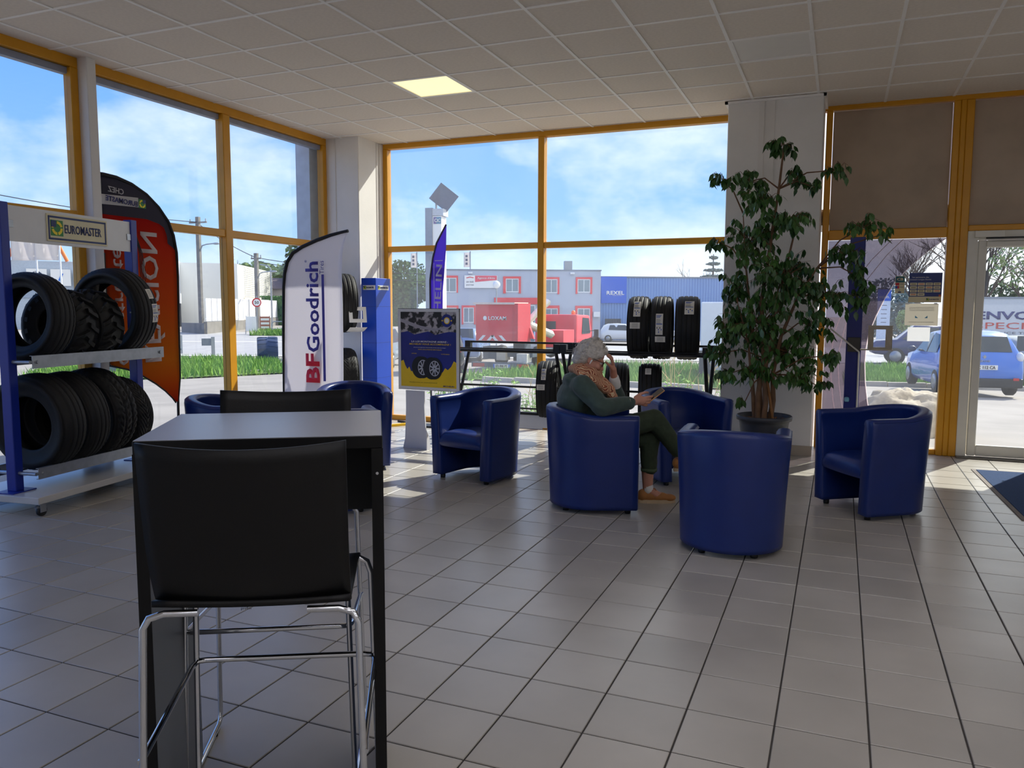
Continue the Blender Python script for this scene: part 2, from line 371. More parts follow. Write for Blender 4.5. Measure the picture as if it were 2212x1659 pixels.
pane(d_, 1.268, 1.93, 8.826, 8.834, .125, 2.03, GLASS)
MB().b2(1.10, 2.12, 8.70, 8.88, .0005, .012).build('threshold', mat('worn_steel', (120, 116, 108), .5, .6), d_)
MB().b2(1.155, 1.40, 8.745, 8.79, 2.125, 2.185).build('door_closer', WPVC, d_, bevel=.004); MB().b2(1.25, 1.9, 8.755, 8.775, 2.112, 2.124).build('closer_arm', RUB, d_)
MB().cyl((1.98, 8.79, 1.02), (1.98, 8.74, 1.02), .012).cyl((1.98, 8.745, 1.02), (1.86, 8.745, 1.02), .011).build('door_handle', mat('steel', (170, 170, 172), .3, 1), d_)
# walls
tag(MB().b2(2.12, X1+.1, FY-.05, FY+.1, 0, CE).build('wall_far', WHITEW), kind='structure')
tag(MB().b2(X1, X1+.1, Y0, FY, 0, CE).build('wall_right', WHITEW), kind='structure')
tag(MB().b2(LX-.1, X1+.1, Y0-.1, Y0, 0, CE).build('wall_near', WHITEW), kind='structure')
# outside skin of the building: roof edge, porch canopy, corner column
tag(MB().b2(LX-.35, X1+.3, Y0-.2, FY+.25, CE+.25, CE+.6).build('roof', mat('roof_fascia', (150, 156, 166), .7)), kind='structure')
tag(MB().b2(-.3, X1+.3, FY+.04, FY+.84, 2.30, 2.46).build('roof', mat('canopy_grey', (150, 150, 150), .7)), 'porch roof over the entrance door', kind='structure')
tag(MB().b2(LX-.32, LX-.12, 8.12, FY+.1, -.05, CE+.25).build('pillar', mat('outer_render', (206, 212, 222), .8)), 'pale outer column seen through the left window', kind='structure')
# ================================================================ GROUND OUTSIDE (falls gently away from the shop)
def gz(x, y):
    r = math.hypot(x, y)
    z = -.08 if r < 9.5 else (-.08-.048*(r-9.5) if r < 31 else -1.112-.012*(min(r, 120)-31))
    az = math.degrees(math.atan2(x, y)); w = min(1, max(0, (-29-az)/8)); w = w*w*(3-2*w)
    return z+w*1.15*min(1, max(0, (r-42)/32))
ASPH = mat('sunlit_asphalt', (150, 143, 136), .95, 0, .10, .9, .3, 70)
def inside(x, y): return LX-.1 < x < X1+.2 and Y0-.1 < y < FY+.06
g = MB()
rs = [5.5, 7, 8, 8.6, 9.1, 9.6, 10.2, 11, 12, 13.5, 15, 17, 19.5, 22, 25, 28, 31, 35, 39, 43, 47, 52, 57, 63, 70, 78, 90, 105, 120, 150, 200, 300]
NA = 144
vs = [(r*math.sin(a), r*math.cos(a), gz(r*math.sin(a), r*math.cos(a))) for r in rs for a in [math.radians(-150+300*k/(NA-1)) for k in range(NA)]]
fs = []
for i in range(len(rs)-1):
    for k in range(NA-1):
        q = (i*NA+k, i*NA+k+1, (i+1)*NA+k+1, (i+1)*NA+k)
        if all(inside(vs[j][0], vs[j][1]) for j in q): continue
        fs.append(tuple(reversed(q)))
tag(g.add(vs, fs, True).build('ground', ASPH), 'grey asphalt forecourt sloping away outside', kind='structure')
PAD = mat('concrete_step', (170, 164, 154), .9, 0, .08, 4, .2, 60)
tag(MB().b2(LX-.35, X1+.3, FY+.1, FY+.9, -.2, -.075).build('pavement', PAD), 'pale concrete strip along the outside of the far wall', kind='structure')
def drape(nm, pts, m, dz=.012, n=1):
    """a flat band on the sloping ground between two polylines"""
    A, B = pts; b = MB(); vs = []; k = 24
    def at(P, t):
        s = t*(len(P)-1); i = min(int(s), len(P)-2); f = s-i; return (P[i][0]+(P[i+1][0]-P[i][0])*f, P[i][1]+(P[i+1][1]-P[i][1])*f)
    for i in range(k+1):
        for j in range(9):
            a, c = at(A, i/k), at(B, i/k); x, y = a[0]+(c[0]-a[0])*j/8, a[1]+(c[1]-a[1])*j/8; vs.append((x, y, gz(x, y)+dz))
    fs = [(i*9+j, (i+1)*9+j, (i+1)*9+j+1, i*9+j+1) for i in range(k) for j in range(8)]
    return b.add(vs, fs, True).build(nm, m)
ROAD = mat('road_grey', (162, 160, 160), .95, 0, .07, 1.5, .2, 60); PAINT = mat('road_paint', (236, 234, 228), .8)
rd_near = [(-75, -6), (-44, 22.5), (-30.5, 32.0), (-22, 36.2), (-9.4, 38.5), (3, 42), (30, 44)]
rd_far = [(-95, 12), (-60, 40), (-44, 49.5), (-33, 54.5), (-16, 59.5), (3, 62), (30, 64)]
tag(drape('road', (rd_near, rd_far), ROAD, .02), 'grey road running across beyond the forecourt', kind='structure')
def off(P, Q, t): return [(a[0]+(b[0]-a[0])*t, a[1]+(b[1]-a[1])*t) for a, b in zip(P, Q)]
for t0_, t1_, lab in ((.005, .02, 'near edge line'), (.49, .505, 'centre line')):
    tag(drape('road_line', (off(rd_near, rd_far, t0_), off(rd_near, rd_far, t1_)), PAINT, .028), 'white painted %s on the road' % lab, kind='structure')
tag(drape('road', ([(-42, 50), (-46, 58), (-70, 90)], [(-37, 52), (-40, 60), (-58, 92)]), ROAD, .018), 'side road climbing away past the hedge', kind='structure')
# ================================================================ TUB CHAIRS
LEATH = mat('blue_leatherette', (18, 42, 108), .36, 0, .05, 6, .05, 160, spec=.5)
LEATH2 = mat('blue_seat_leather', (21, 47, 116), .34, 0, .05, 6, .05, 160, spec=.5)
FOOT = mat('black_foot', (14, 14, 16), .5)
def make_tub(label):
    t = thing('tub_chair', label, 'armchair', group='blue tub chairs in the waiting area')
    # plan path: right arm front -> round back -> left arm front (outer edge at half height)
    def path(u):
        L = .30; A = PI*.300; tot = 2*L+A; d = u*tot
        if d < L: return (.305, -.285+d, 1, 0)
        if d < L+A:
            a = (d-L)/A*PI; return (.305*math.cos(a), .015+.295*math.sin(a), math.cos(a), math.sin(a))
        return (-.305, .015-(d-L-A), -1, 0)
    TH = .098
    def sect(u, sh):
        x, y, nx, ny = path(u); top = .705+.05*max(0, ny)**1.0
        zs = [.035, .06, .30, .55, top-.04]
        out = []
        for z in zs:
            k = -.002+.035*(z/.72)**1.4; out.append((k, z))
        k = out[-1][0]; w = TH
        cap = [(k-.004, top-.016), (k-.02, top-.003), (k-.036, top), (k-w+.036, top), (k-w+.016, top-.006), (k-w+.002, top-.026)]
        inn = [(out[i][0]-w+.012*(i == 4), zs[i]) for i in (4, 3, 2, 1, 0)]
        P = out+cap+inn
        c = -.05
        return [(x+nx*(c+(k_-c)*sh), y+ny*(c+(k_-c)*sh), z if sh > .99 else .37+(z-.37)*(1-(1-sh)*.06)) for k_, z in P]
    N = 44; rows = []
    us = [i/(N-1) for i in range(N)]
    rows.append([(p[0], p[1]-.016, p[2]) for p in sect(0, .55)]); rows.append([(p[0], p[1]-.010, p[2]) for p in sect(0, .86)])
    rows += [sect(u, 1) for u in us]
    rows.append([(p[0], p[1]-.010, p[2]) for p in sect(1, .86)]); rows.append([(p[0], p[1]-.016, p[2]) for p in sect(1, .55)])
    m = MB(); K = len(rows[0]); vs = [p for r in rows for p in r]; fs = []
    for i in range(len(rows)-1):
        for j in range(K): fs.append((i*K+j, (i+1)*K+j, (i+1)*K+(j+1) % K, i*K+(j+1) % K))
    m.add(vs, fs, True); m.add(rows[0], [tuple(range(K))], True); m.add(rows[-1], [tuple(range(K-1, -1, -1))], True)
    m.build('shell', LEATH, t, weld=True)
    # seam ring round the top edge (piping) and a seam at the middle of the back
    sm = MB(); sm.tube([(lambda q: (q[0]+q[2]*.026, q[1]+q[3]*.026, .687+.05*max(0, q[3])))(path(i/40)) for i in range(41)], .0035, 5)
    sm.build('piping', LEATH, t)
    # seat cushion: crowned, front edge bowed
    def seat(u, v):
        # u across, v around front-to-back section
        x = (u-.5)*.44; prof = [(-.285, .285), (-.295, .30), (-.297, .345), (-.285, .385), (-.25, .402), (-.12, .408), (.05, .402), (.17, .395), (.21, .38), (.21, .30), (.19, .285)]
        y, z = prof[min(len(prof)-1, int(round(v*(len(prof)-1))))]
        e = abs(u-.5)*2; f = max(0, e-.8)/.2
        lim = .015+.2*math.sqrt(max(0, 1-(x/.225)**2)) if y > .0 else 9
        return (x*(1), min(y, lim)-.012*(1-e*e)*(y < -.2), z-.03*f*f*(z > .33)+.012*(1-e*e)*(z > .37))
    m = MB(); m.surf(seat, 17, 11); m.build('seat', LEATH2, t, weld=True)
    for x, y in ((.235, -.235), (-.235, -.235), (.15, .20), (-.15, .20)):
        MB().lathe([(0, 0), (.02, 0), (.022, .01), (.022, .04), (0, .04)], 10, T(x, y, 0)).build('foot', FOOT, t)
    return t
rd = math.radians
chairs = [((-2.815, 6.155), -13.7, 'blue tub chair in the middle of the room, lit seat, facing the viewer'),
          ((-1.648, 5.563), 111.7, 'blue tub chair the grey haired person is sitting in'),
          ((-.57, 4.93), 182.3, 'blue tub chair seen from its round back, in front of the potted ficus'),
          ((.285, 6.24), -55, 'blue tub chair by the entrance, right of the potted ficus'),
          ((-1.225, 6.76), 36.9, 'blue tub chair behind the seated person, by the right tyre rack'),
          ((-4.09, 6.14), 34.8, 'blue tub chair below the white flag, with sun on its inner side'),
          ((-4.435, 4.93), 107.5, 'blue tub chair at the foot of the orange flag, beyond the bar table'),
          ((-3.36, 4.78), 222, 'blue tub chair mostly hidden by the bar table, only its rim showing')]
for k, ((x, y), a, lab) in enumerate(chairs):
    if k == 0: tub0 = make_tub(lab); tub0.location = (x, y, 0); tub0.rotation_euler = (0, 0, rd(a))
    else: dup(tub0, (x, y, 0), rd(a), lab)

# ================================================================ BAR TABLE AND STOOLS
BLK = mat('black_plastic', (5, 5, 6), .5, 0, .1, 8, .05, 200, spec=.35)
BLKE = mat('black_edge', (8, 8, 9), .5, spec=.3)
LAM = mat('grey_laminate', (150, 152, 158), .3, 0, .02, 3, .03, 300)
LAMD = mat('grey_panel', (96, 100, 108), .42, 0, .03, 3)
CHR = mat('chrome', (206, 208, 212), .12, 1, .02)
TA = rd(32.0); TX, TY, TH_ = -1.478, 1.808, 1.13
tb = thing('bar_table', 'tall bar table with grey top, black edges and panel legs', 'table', (TX, TY, 0), TA)
hx, hy = .305, .250
MB().b2(-hx, hx, -hy, hy, TH_-.034, TH_-.0015).build('top', BLKE, tb, bevel=.0015, segs=1)
MB().b2(-hx+.002, hx-.002, -hy+.002, hy-.002, TH_-.0015, TH_).build('top_laminate', LAM, tb)
for s in (-1, 1):
    x = s*(hx-.014)
    lg = MB().b2(x-.014, x+.014, -hy+.003, hy-.003, 0, TH_-.034).build('panel_leg', LAMD if s < 0 else LAMD, tb)
    for yy in (-hy, hy-.003): MB().b2(x-.0145, x+.0145, yy, yy+.003, 0, TH_-.034).build('edge_band', BLKE, lg)
    MB().b2(x+s*.0142, x+s*.0155, -hy+.001, hy-.001, 0, TH_-.034).build('outer_face', BLKE, lg)
    MB().cyl((x, -hy-.001, TH_-.1), (x, -hy+.002, TH_-.1), .004, n=8).build('screw_cap', CHR, lg)
MB().b2(-hx+.028, hx-.028, .05, .068, TH_-.27, TH_-.034).build('modesty_panel', mat('dark_panel', (38, 40, 43), .5), tb)
def make_stool(label):
    t = thing('bar_stool', label, 'stool', group='black bar stools at the tall table')
    W = .215
    def backf(u, v):
        a = (u-.5)*2; x = a*(W+.003*v)
        z = .792+.385*v
        y = -.205-.05*v-.038*(1-a*a)*(.5+.5*v)+.02*(1-v)**4*2
        z += -.012*(1-a*a)*v**3
        return (x, y, z)
    m = MB(); nu, nv = 17, 12
    A = [[Vector(backf(i/(nu-1), j/(nv-1))) for j in range(nv)] for i in range(nu)]
    def sheet(A, th):
        vs = []; fs = []
        for side in (0, 1):
            for i in range(nu):
                for j in range(nv):
                    p = A[i][j]; vs.append((p.x, p.y+(th if side else 0), p.z))
        o = nu*nv
        for i in range(nu-1):
            for j in range(nv-1):
                fs.append((i*nv+j, (i+1)*nv+j, (i+1)*nv+j+1, i*nv+j+1)); fs.append((o+i*nv+j, o+i*nv+j+1, o+(i+1)*nv+j+1, o+(i+1)*nv+j))
        for i in range(nu-1):
            for j in (0, nv-1): a, b = i*nv+j, (i+1)*nv+j; fs.append((a, b, o+b, o+a))
        for j in range(nv-1):
            for i in (0, nu-1): a, b = i*nv+j, i*nv+j+1; fs.append((a, b, o+b, o+a))
        return vs, fs
    v, f = sheet(A, .011); m.add(v, f, True); m.build('backrest', BLK, t, weld=True)
    def seatf(u, v):
        a = (u-.5)*2; y = -.2+.41*v; return (a*W*(1-.06*v), y, .80+.006*a*a-.028*max(0, v-.82)**1.5*12+.02*max(0, .12-v)*4)
    m = MB(); vs = []; fs = []; k1, k2 = 11, 13
    for sd in (0, 1):
        for i in range(k1):
            for j in range(k2):
                p = seatf(i/(k1-1), j/(k2-1)); vs.append((p[0], p[1], p[2]-sd*.014))
    o = k1*k2
    for i in range(k1-1):
        for j in range(k2-1): fs += [(i*k2+j, (i+1)*k2+j, (i+1)*k2+j+1, i*k2+j+1), (o+i*k2+j, o+i*k2+j+1, o+(i+1)*k2+j+1, o+(i+1)*k2+j)]
    for i in range(k1-1):
        for j in (0, k2-1): a, b = i*k2+j, (i+1)*k2+j; fs.append((a, b, o+b, o+a))
    for j in range(k2-1):
        for i in (0, k1-1): a, b = i*k2+j, i*k2+j+1; fs.append((a, b, o+b, o+a))
    m.add(vs, fs, True).build('seat', BLK, t, weld=True)
    for s in (-1, 1):
        P = [(s*.12, -.19, .782), (s*.19, -.195, .784), (s*.222, -.2, .776), (s*.234, -.205, .755), (s*.25, -.235, .05), (s*.25, -.228, .02), (s*.25, -.205, .009), (s*.25, .15, .009), (s*.25, .18, .02), (s*.248, .19, .05), (s*.232, .175, .74), (s*.222, .172, .772), (s*.2, .17, .784), (s*.12, .17, .784)]
        l = MB().tube(P, .0085, 8).build('sled_leg', CHR, t)
        MB().cyl((s*.25, -.15, .0), (s*.25, -.15, .009), .01, n=8).cyl((s*.25, .12, .0), (s*.25, .12, .009), .01, n=8).build('glide', BLK, l)
    MB().tube([(-.246, -.222, .455), (-.243, -.19, .462), (-.242, .15, .50), (-.235, .178, .505), (-.21, .183, .506), (.21, .183, .506), (.235, .178, .505), (.242, .15, .50), (.243, -.19, .462), (.246, -.222, .455)], .008, 8).build('footrest', CHR, t)
    text('lettering', 'profim', mat('grey_print', (60, 60, 64), .6), t, face(0, -.252, .812, 0), h=.0075, depth=.001)
    return t
def tl(x, y): a = TA; return (TX+x*math.cos(a)-y*math.sin(a), TY+x*math.sin(a)+y*math.cos(a), 0)
def sl_(x, y, ang): return x, y, ang
st = make_stool('black bar stool nearest the viewer, back turned, tucked under the table')
st.location = (-1.18-.215*math.sin(rd(28)), 1.352+.215*math.cos(rd(28)), 0); st.rotation_euler = (0, 0, rd(28))
dup(st, (-1.735+.225*math.sin(rd(29)), 2.19-.225*math.cos(rd(29)), 0), rd(209), 'black bar stool on the far side of the tall table')
# ================================================================ TYRES AND RACKS
RUB1 = mat('tyre_rubber', (22, 22, 23), .62, 0, .12, 14, .12, 120, spec=.4)
RUB2 = mat('tyre_sidewall', (20, 20, 21), .5, 0, .1, 14, .06, 90, spec=.4)
PAPER = mat('paper_label', (232, 228, 218), .7, 0, .02); PAPERB = mat('blue_print', (40, 90, 180), .6); PAPERK = mat('black_print', (30, 30, 34), .6); PAPERR = mat('red_print', (206, 40, 60), .6)
_ty = {}
def tyre_meshes(R, w, ri, pat):
    key = (R, w, ri, pat)
    if key in _ty: return _ty[key]
    N = 168 if pat in ('chevron', 'allterrain') else 120
    nx = 25 if pat in ('chevron', 'allterrain') else 33
    tw = w*.40; xs = [-tw+2*tw*i/(nx-1) for i in range(nx)]
    def depth(i, x, a):
        q = abs(x)/tw; d = .010*q**3.2
        if pat == 'road':
            g = ((x/tw+1)*2.5) % 1.0
            k = i % 8
            if k in (3, 4) and 4 <= i <= nx-5: d += .008
            if q > .72 and a % 2: d += .004
        elif pat == 'fine':
            if (i % 8) in (0, 1) and 4 < i < nx-4: d += .007
            if q > .6 and a % 2: d += .0025
        elif pat == 'chevron':
            ph = (a*1.0/3.5 + q*3.0) % 1.0
            if ph < .34 and q > .08: d += .008
        elif pat == 'allterrain':
            if i in (7, 8, 16, 17): d += .009
            ph = (a/4.2+(.5 if x > 0 else 0)+.35*math.sin(q*9)) % 1.0
            if ph < .22: d += .008
        elif pat == 'atv': d += .022
        return d
    prof_side = [(R-.035-.0, .455*w), (R*.93, .485*w), (R*.86, .5*w), (R*.80, .49*w), ((R+ri)/2-.0, .455*w), (ri+.02, .40*w), (ri+.006, .385*w), (ri, .36*w), (ri-.004, .34*w), (ri+.012, .33*w), ((R+ri)/2, .40*w), (R-.05, .42*w), (R-.028, .34*w)]
    vs = []; fs = []; lst = [(R-depth(i, x, a), x) for a in (0,) for i, x in enumerate(xs)]
    K = nx+2*len(prof_side)
    for a in range(N):
        an = 2*PI*(a+ (.22 if a % 2 and pat in ('road', 'fine') else 0))/N; c, s = math.cos(an), math.sin(an)
        ring = [(R-depth(i, x, a), x) for i, x in enumerate(xs)] + [(r, x) for r, x in prof_side] + [(r, -x) for r, x in reversed(prof_side)]
        vs += [(x, r*c, r*s) for r, x in ring]
    for a in range(N):
        b = (a+1) % N
        for j in range(K): fs.append((a*K+j, b*K+j, b*K+(j+1) % K, a*K+(j+1) % K))
    m = MB().add(vs, fs, True).mesh('tyre', RUB1)
    _ty[key] = m; return m
def lug_mesh(w):
    # chevron lug from the shoulder to the centre line of an ATV tyre, lying on the XY tangent plane
    b = MB(); pts = [(.02*w, .040), (.20*w, .012), (.40*w, -.012), (.50*w, -.018)]
    poly = [(x, y+.017) for x, y in pts]+[(x, y-.017) for x, y in reversed(pts)]
    n = len(poly); vs = [(x, y, -.012-(.045 if x > .45*w else .006)) for x, y in poly]+[(x*.97, y*.86, .024-(.020 if x > .45*w else 0)) for x, y in poly]
    b.add(vs, [tuple(range(n-1, -1, -1)), tuple(range(n, 2*n))]+[(i, (i+1) % n, n+(i+1) % n, n+i) for i in range(n)]); return b
def label(t, R, x, ang, w, h, kind=0):
    """paper label glued on the tread at angle ang (0 = facing -Y, up positive)"""
    M = Matrix.Rotation(-ang, 4, 'X') @ Matrix.Translation((x, -R-.001, 0)) @ Matrix.Rotation(PI/2, 4, 'X')
    def bent(u, v):
        yy = (v-.5)*h; return ((u-.5)*w, yy, -yy*yy/(2*R))
    p = MB().surf(bent, 2, 7).build('paper_label', PAPER, t, M=M)
    k = MB(); kb = MB()
    def strip(mb, x0, x1, y0, y1):
        ym = (y0+y1)/2; mb.b2(x0*w, x1*w, y0*h, y1*h, -ym*h*ym*h/(2*R)+.0004, -ym*h*ym*h/(2*R)+.0012)
    if kind == 0:
        for q in range(3): strip(kb, -.42, .3-.1*q, .40-.05*q, .425-.05*q)
        for q in range(4): strip(k, -.42, .1+.1*(q % 2), .2-.05*q, .212-.05*q)
        strip(kb, -.42, .42, -.02, .02)
        for q in range(4): strip(kb if q % 2 else k, -.3+.2*q-.05, -.3+.2*q+.05, -.22-.08*(q % 2), -.14-.08*(q % 2))
        strip(kb, -.12, -.02, -.42, -.3)
    elif kind == 1:
        for q in range(5): strip(k, -.3, .3, .3-.15*q, .33-.15*q)
    k.build('print', PAPERK, p); kb.build('print', PAPERB, p) if kb.v else None
def tyre(R, w, ri, pat, lab, x, y, z, rz, lean=0, roll=0, labels=(), group='tyres on the display racks'):
    t = thing('tyre', lab, 'tyre', group=group, M=Matrix.Translation((x, y, z)) @ Matrix.Rotation(rz, 4, 'Z') @ Matrix.Rotation(lean, 4, 'Y'))
    obj('tread', tyre_meshes(R, w, ri, pat), t, Matrix.Rotation(roll, 4, 'X'))
    if pat == 'atv':
        base = lug_mesh(w); n = 15
        m0 = base.mesh('tread_lug', RUB1); mm = MB().add([(-x_, y_, z_) for x_, y_, z_ in base.v], [tuple(reversed(f)) for f in base.f]).mesh('tread_lug', RUB1)
        for k in range(n):
            for s, me in ((0, m0), (.5, mm)):
                obj('tread_lug', me, t, Matrix.Rotation(2*PI*(k+s)/n, 4, 'X') @ Matrix.Translation((0, 0, R-.022)))
    for a in labels: label(t, R, *a)
    return t
BLUEP = mat('blue_steel', (26, 48, 150), .4, 0, .05, 5); GALV = mat('galvanised', (176, 180, 186), .42, .75, .08, 18, .03, 60)
PLAT = mat('white_melamine', (206, 204, 200), .32, 0, .02, 3); HDR = mat('white_header', (226, 226, 226), .4, 0, .02)
CREAM = mat('cream_sign', (224, 214, 176), .5, 0, .02); NAVY = mat('navy_print', (22, 44, 104), .5); GRN = mat('green_print', (40, 132, 62), .5); LYEL = mat('yellow_print', (244, 220, 40), .5); SIGNW = mat('sign_white', (236, 236, 234), .5, 0, .01)
def em_logo(parent, M, h, txt=True, wtxt=None, colr=None):
    """square green badge with a yellow ring and navy quarter, then the word EUROMASTER, in the XY plane"""
    MB().b2(-h/2, h/2, -h/2, h/2, 0, .0015).build('badge', GRN, parent, M=M)
    rg = MB(); n = 28; r0, r1 = h*.27, h*.45; vs = []
    for i in range(n): a = 2*PI*i/n; vs += [(r0*math.cos(a), r0*math.sin(a), .003), (r1*math.cos(a), r1*math.sin(a), .003)]
    fs = [(2*i, 2*i+1, (2*i+3) % (2*n), (2*i+2) % (2*n)) for i in range(n) if i % 7]
    rg.add(vs, fs).build('badge_ring', LYEL, parent, M=M)
    MB().b2(-h*.47, -h*.08, h*.05, h*.47, .0034, .0040).build('badge_corner', NAVY, parent, M=M)
    MB().prism([(-h*.38+math.cos(a)*h*.0, h*.2) for a in (0,)]+[(-h*.33, h*.40), (-h*.12, h*.40), (-h*.12, h*.34)], .0042, .0046).build('badge_mark', LYEL, parent, M=M) if False else None
    if txt:
        w = wtxt or h*3.6; text('lettering', 'EUROMASTER', colr or NAVY, parent, M @ Matrix.Translation((h*.62+w/2, 0, .001)), h=h*.56, w=w, bold=.012)
RA = rd(97.5); RX, RY = -5.385, 3.80
rk = thing('tyre_rack', 'blue steel tyre display rack with white header board on a wheeled platform', 'rack', (RX, RY, 0), RA)
def rl(x, y, z=0): c, s = math.cos(RA), math.sin(RA); return (RX+x*c-y*s, RY+x*s+y*c, z)
MB().b2(-.13, 1.75, -.33, .36, .092, .14).build('platform', PLAT, rk, bevel=.003, segs=1)
WHL = mat('caster_rubber', (30, 30, 32), .5)
for x, y in ((-.08, -.29), (-.08, .31), (1.69, -.29), (1.69, .31)):
    c = MB(); c.b2(-.03, .03, -.03, .03, .084, .092); c.b2(-.02, .03, -.022, -.018, .03, .086); c.b2(-.02, .03, .018, .022, .03, .086); c.prism([(-.045, .07), (-.012, .085), (-.012, .06), (-.04, .062)], -.012, .012, Matrix.Rotation(PI/2, 4, 'X'))
    c = c.build('caster', GALV, rk, M=T(x, y, 0)); MB().lathe([(0, -.014), (.014, -.014), (.03, -.013), (.038, -.010), (.038, .010), (.03, .013), (.014, .014), (0, .014)], 20, Matrix.Translation((.008, 0, .038)) @ Matrix.Rotation(PI/2, 4, 'X')).build('wheel', WHL, c)
for x in (0, 1.25):
    p = MB().b2(x-.035, x+.035, -.04, .04, .146, 2.17).build('post', BLUEP, rk, bevel=.004, segs=1)
    MB().b2(x-.10, x+.10, -.08, .08, .14, .147).build('base_plate', BLUEP, p)
    bl = MB(); [bl.cyl((x+(.035 if x == 0 else -.035), 0, z), (x+(.038 if x == 0 else -.038), 0, z), .007, n=8) for z in (.6, .75, 1.25, 1.4, 1.6)]; bl.build('bolt', GALV, p)
for nm, za, zb in (('upper_rail', 1.018, 1.108), ('lower_rail', .232, .312)):
    for y in (-.195, .195):
        s = 1 if y > 0 else -1
        r = MB(); r.b2(.01, 1.36, y-.002, y+.002, za, zb); r.b2(.01, 1.36, min(y, y-s*.02), max(y, y-s*.02), zb-.003, zb); r.b2(.01, 1.36, min(y, y-s*.02), max(y, y-s*.02), za, za+.003)
        r = r.build(nm, GALV, rk)
        b = MB()
        for x in (.05, 1.31): b.cyl((x, y, (za+zb)/2), (x, y+s*.014, (za+zb)/2), .012, n=8)
        b.build('bolt', GALV, r)
    for x in (0, 1.25):
        a = MB(); dx = .05 if x == 0 else .06; zc = (za+zb)/2
        a.tube([(x, -.19, zc), (x, .19, zc)], .013, 10); a.tube([(x, -.185, zc), (x+dx, -.185, zc)], .011, 8); a.tube([(x, .185, zc), (x+dx, .185, zc)], .011, 8)
        a.build('rail_arm', GALV, rk)
hb = MB().b2(.036, 1.214, -.028, -.02, 1.905, 2.152).build('header_board', HDR, rk)
for x in (.055, 1.195): MB().b2(x-.02, x+.02, -.034, -.02, 2.0, 2.05).build('clip', GALV, hb)
sg = MB().b2(-.295, .295, -.10, .10, 0, .006).build('sign_plate', CREAM, rk, M=Matrix.Translation((.655, -.0285, 2.03)) @ Matrix.Rotation(PI/2, 4, 'X'))
fr = MB()
for a in (-1, 1): fr.b2(-.283, .283, a*.08-.007, a*.08+.007, .006, .0075); fr.b2(a*.276-.007, a*.276+.007, -.087, .087, .006, .0075)
fr.build('border', NAVY, sg); em_logo(sg, Matrix.Translation((-.205, 0, .006)), .115, wtxt=.365)
cb = MB()
for k in range(4): cb.tube([(1.285+.004*k, -.02, 2.05), (1.29+.012*k, -.05, 1.9), (1.288+.02*k, -.06, 1.7), (1.29, -.03, 1.55-.02*k), (1.288, .0, 1.42)], .003, 5)
cb.build('cable', RUB, rk)
gap = .19
def rest(R, rail): return rail+math.sqrt(R*R-gap*gap)
G1 = 'tyres on the blue rack'
ups = [(.325, .205, .215, 'road', .21, 'plain road tyre at the near end of the blue rack, upper row', 0), (.275, .22, .13, 'atv', .47, 'knobbly tyre with chevron lugs, upper row, next to the plain road tyre', 0), (.275, .23, .13, 'atv', .73, 'knobbly tyre with chevron lugs, upper row, next to the large labelled tyre', 0), (.355, .235, .235, 'road', 1.03, 'large tyre with red edged label and price tag, upper row of the blue rack', -.0)]
for R, w, ri, pat, x, lab, ln in ups:
    L = ((.035, rd(24), .055, .085, 1), (.05, rd(-2), .062, .15, 0)) if pat == 'road' and x > 1 else ()
    tr_ = tyre(R, w, ri, pat, lab, *rl(x, 0, rest(R, 1.108)), RA, rd(4 if x < .5 else -3), .3*x, L, G1)
lows = [(.355, .225, .2, 'fine', .22, 'wide ribbed tyre at the near end of the blue rack, lower row'), (.352, .205, .21, 'road', .47, 'ribbed tyre, second from the near end in the lower row'), (.355, .235, .21, 'allterrain', .74, 'block tread tyre, third in the lower row'), (.315, .195, .2, 'chevron', .99, 'smaller tyre with V shaped tread at the far end of the lower row')]
for R, w, ri, pat, x, lab in lows: tyre(R, w, ri, pat, lab, *rl(x, 0, rest(R, .312)), RA, rd(-4), .2, (), G1)

# ---- two wheeled X-frame racks under the far window
DK = mat('dark_steel', (34, 34, 37), .45, .3, .05); REDW = mat('red_wheel', (150, 26, 26), .5)
def xrack(x0, x1, lab):
    t = thing('tyre_rack', lab, 'rack', ((x0+x1)/2, 8.17, 0)); h = (x1-x0)/2
    for s in (-1, 1):
        x = s*(h-.03)
        for q in (-1, 1):
            e = MB(); e.tube([(x+q*.012, q*.22, 1.03), (x+q*.012, q*.215, .96), (x+q*.012, -q*.185, .16), (x+q*.012, -q*.215, .09)], .02, 6)
            e.build('cross_leg', DK, t); MB().b2(x-.034, x+.034, q*.22-.03, q*.22+.03, .97, 1.062).build('rail_block', DK, t)
            c = MB(); c.lathe([(0, 0), (.022, 0), (.024, .02), (.014, .035), (0, .035)], 10, T(x, q*.215, .062)); c.b2(x-.018, x+.018, q*.215-.003, q*.215+.003, .03, .065)
            c = c.build('caster', DK, t); MB().lathe([(0, -.011), (.02, -.011), (.03, -.006), (.03, .006), (.02, .011), (0, .011)], 16, Matrix.Translation((x, q*.215, .03)) @ Matrix.Rotation(PI/2, 4, 'Y')).build('wheel', REDW, c)
        MB().tube([(x, -.21, .1), (x, .21, .1)], .008, 6).build('stretcher', DK, t)
    MB().tube([(-h, -.215, .975), (h, -.215, .975)], .016, 8).tube([(-h, -.225, 1.0), (h, -.225, 1.0)], .008, 8).build('front_rail', DK, t)
    MB().tube([(-h, .215, 1.05), (h, .215, 1.05)], .012, 8).build('rear_rail', DK, t)
    MB().tube([(-h, 0, .57), (h, 0, .57)], .012, 8).build('spine_bar', DK, t)
    MB().tube([(-h, .205, .30), (h, .205, .30)], .011, 8).tube([(-h, -.19, .30), (h, -.19, .30)], .014, 8).build('lower_rail', DK, t)
    b = MB().b2(-h+.03, h-.04, -.225, -.215, .125, .292).build('sign_board', HDR, t, M=T(0, -.0, 0, 0, rd(-8)))
    return t, b, h
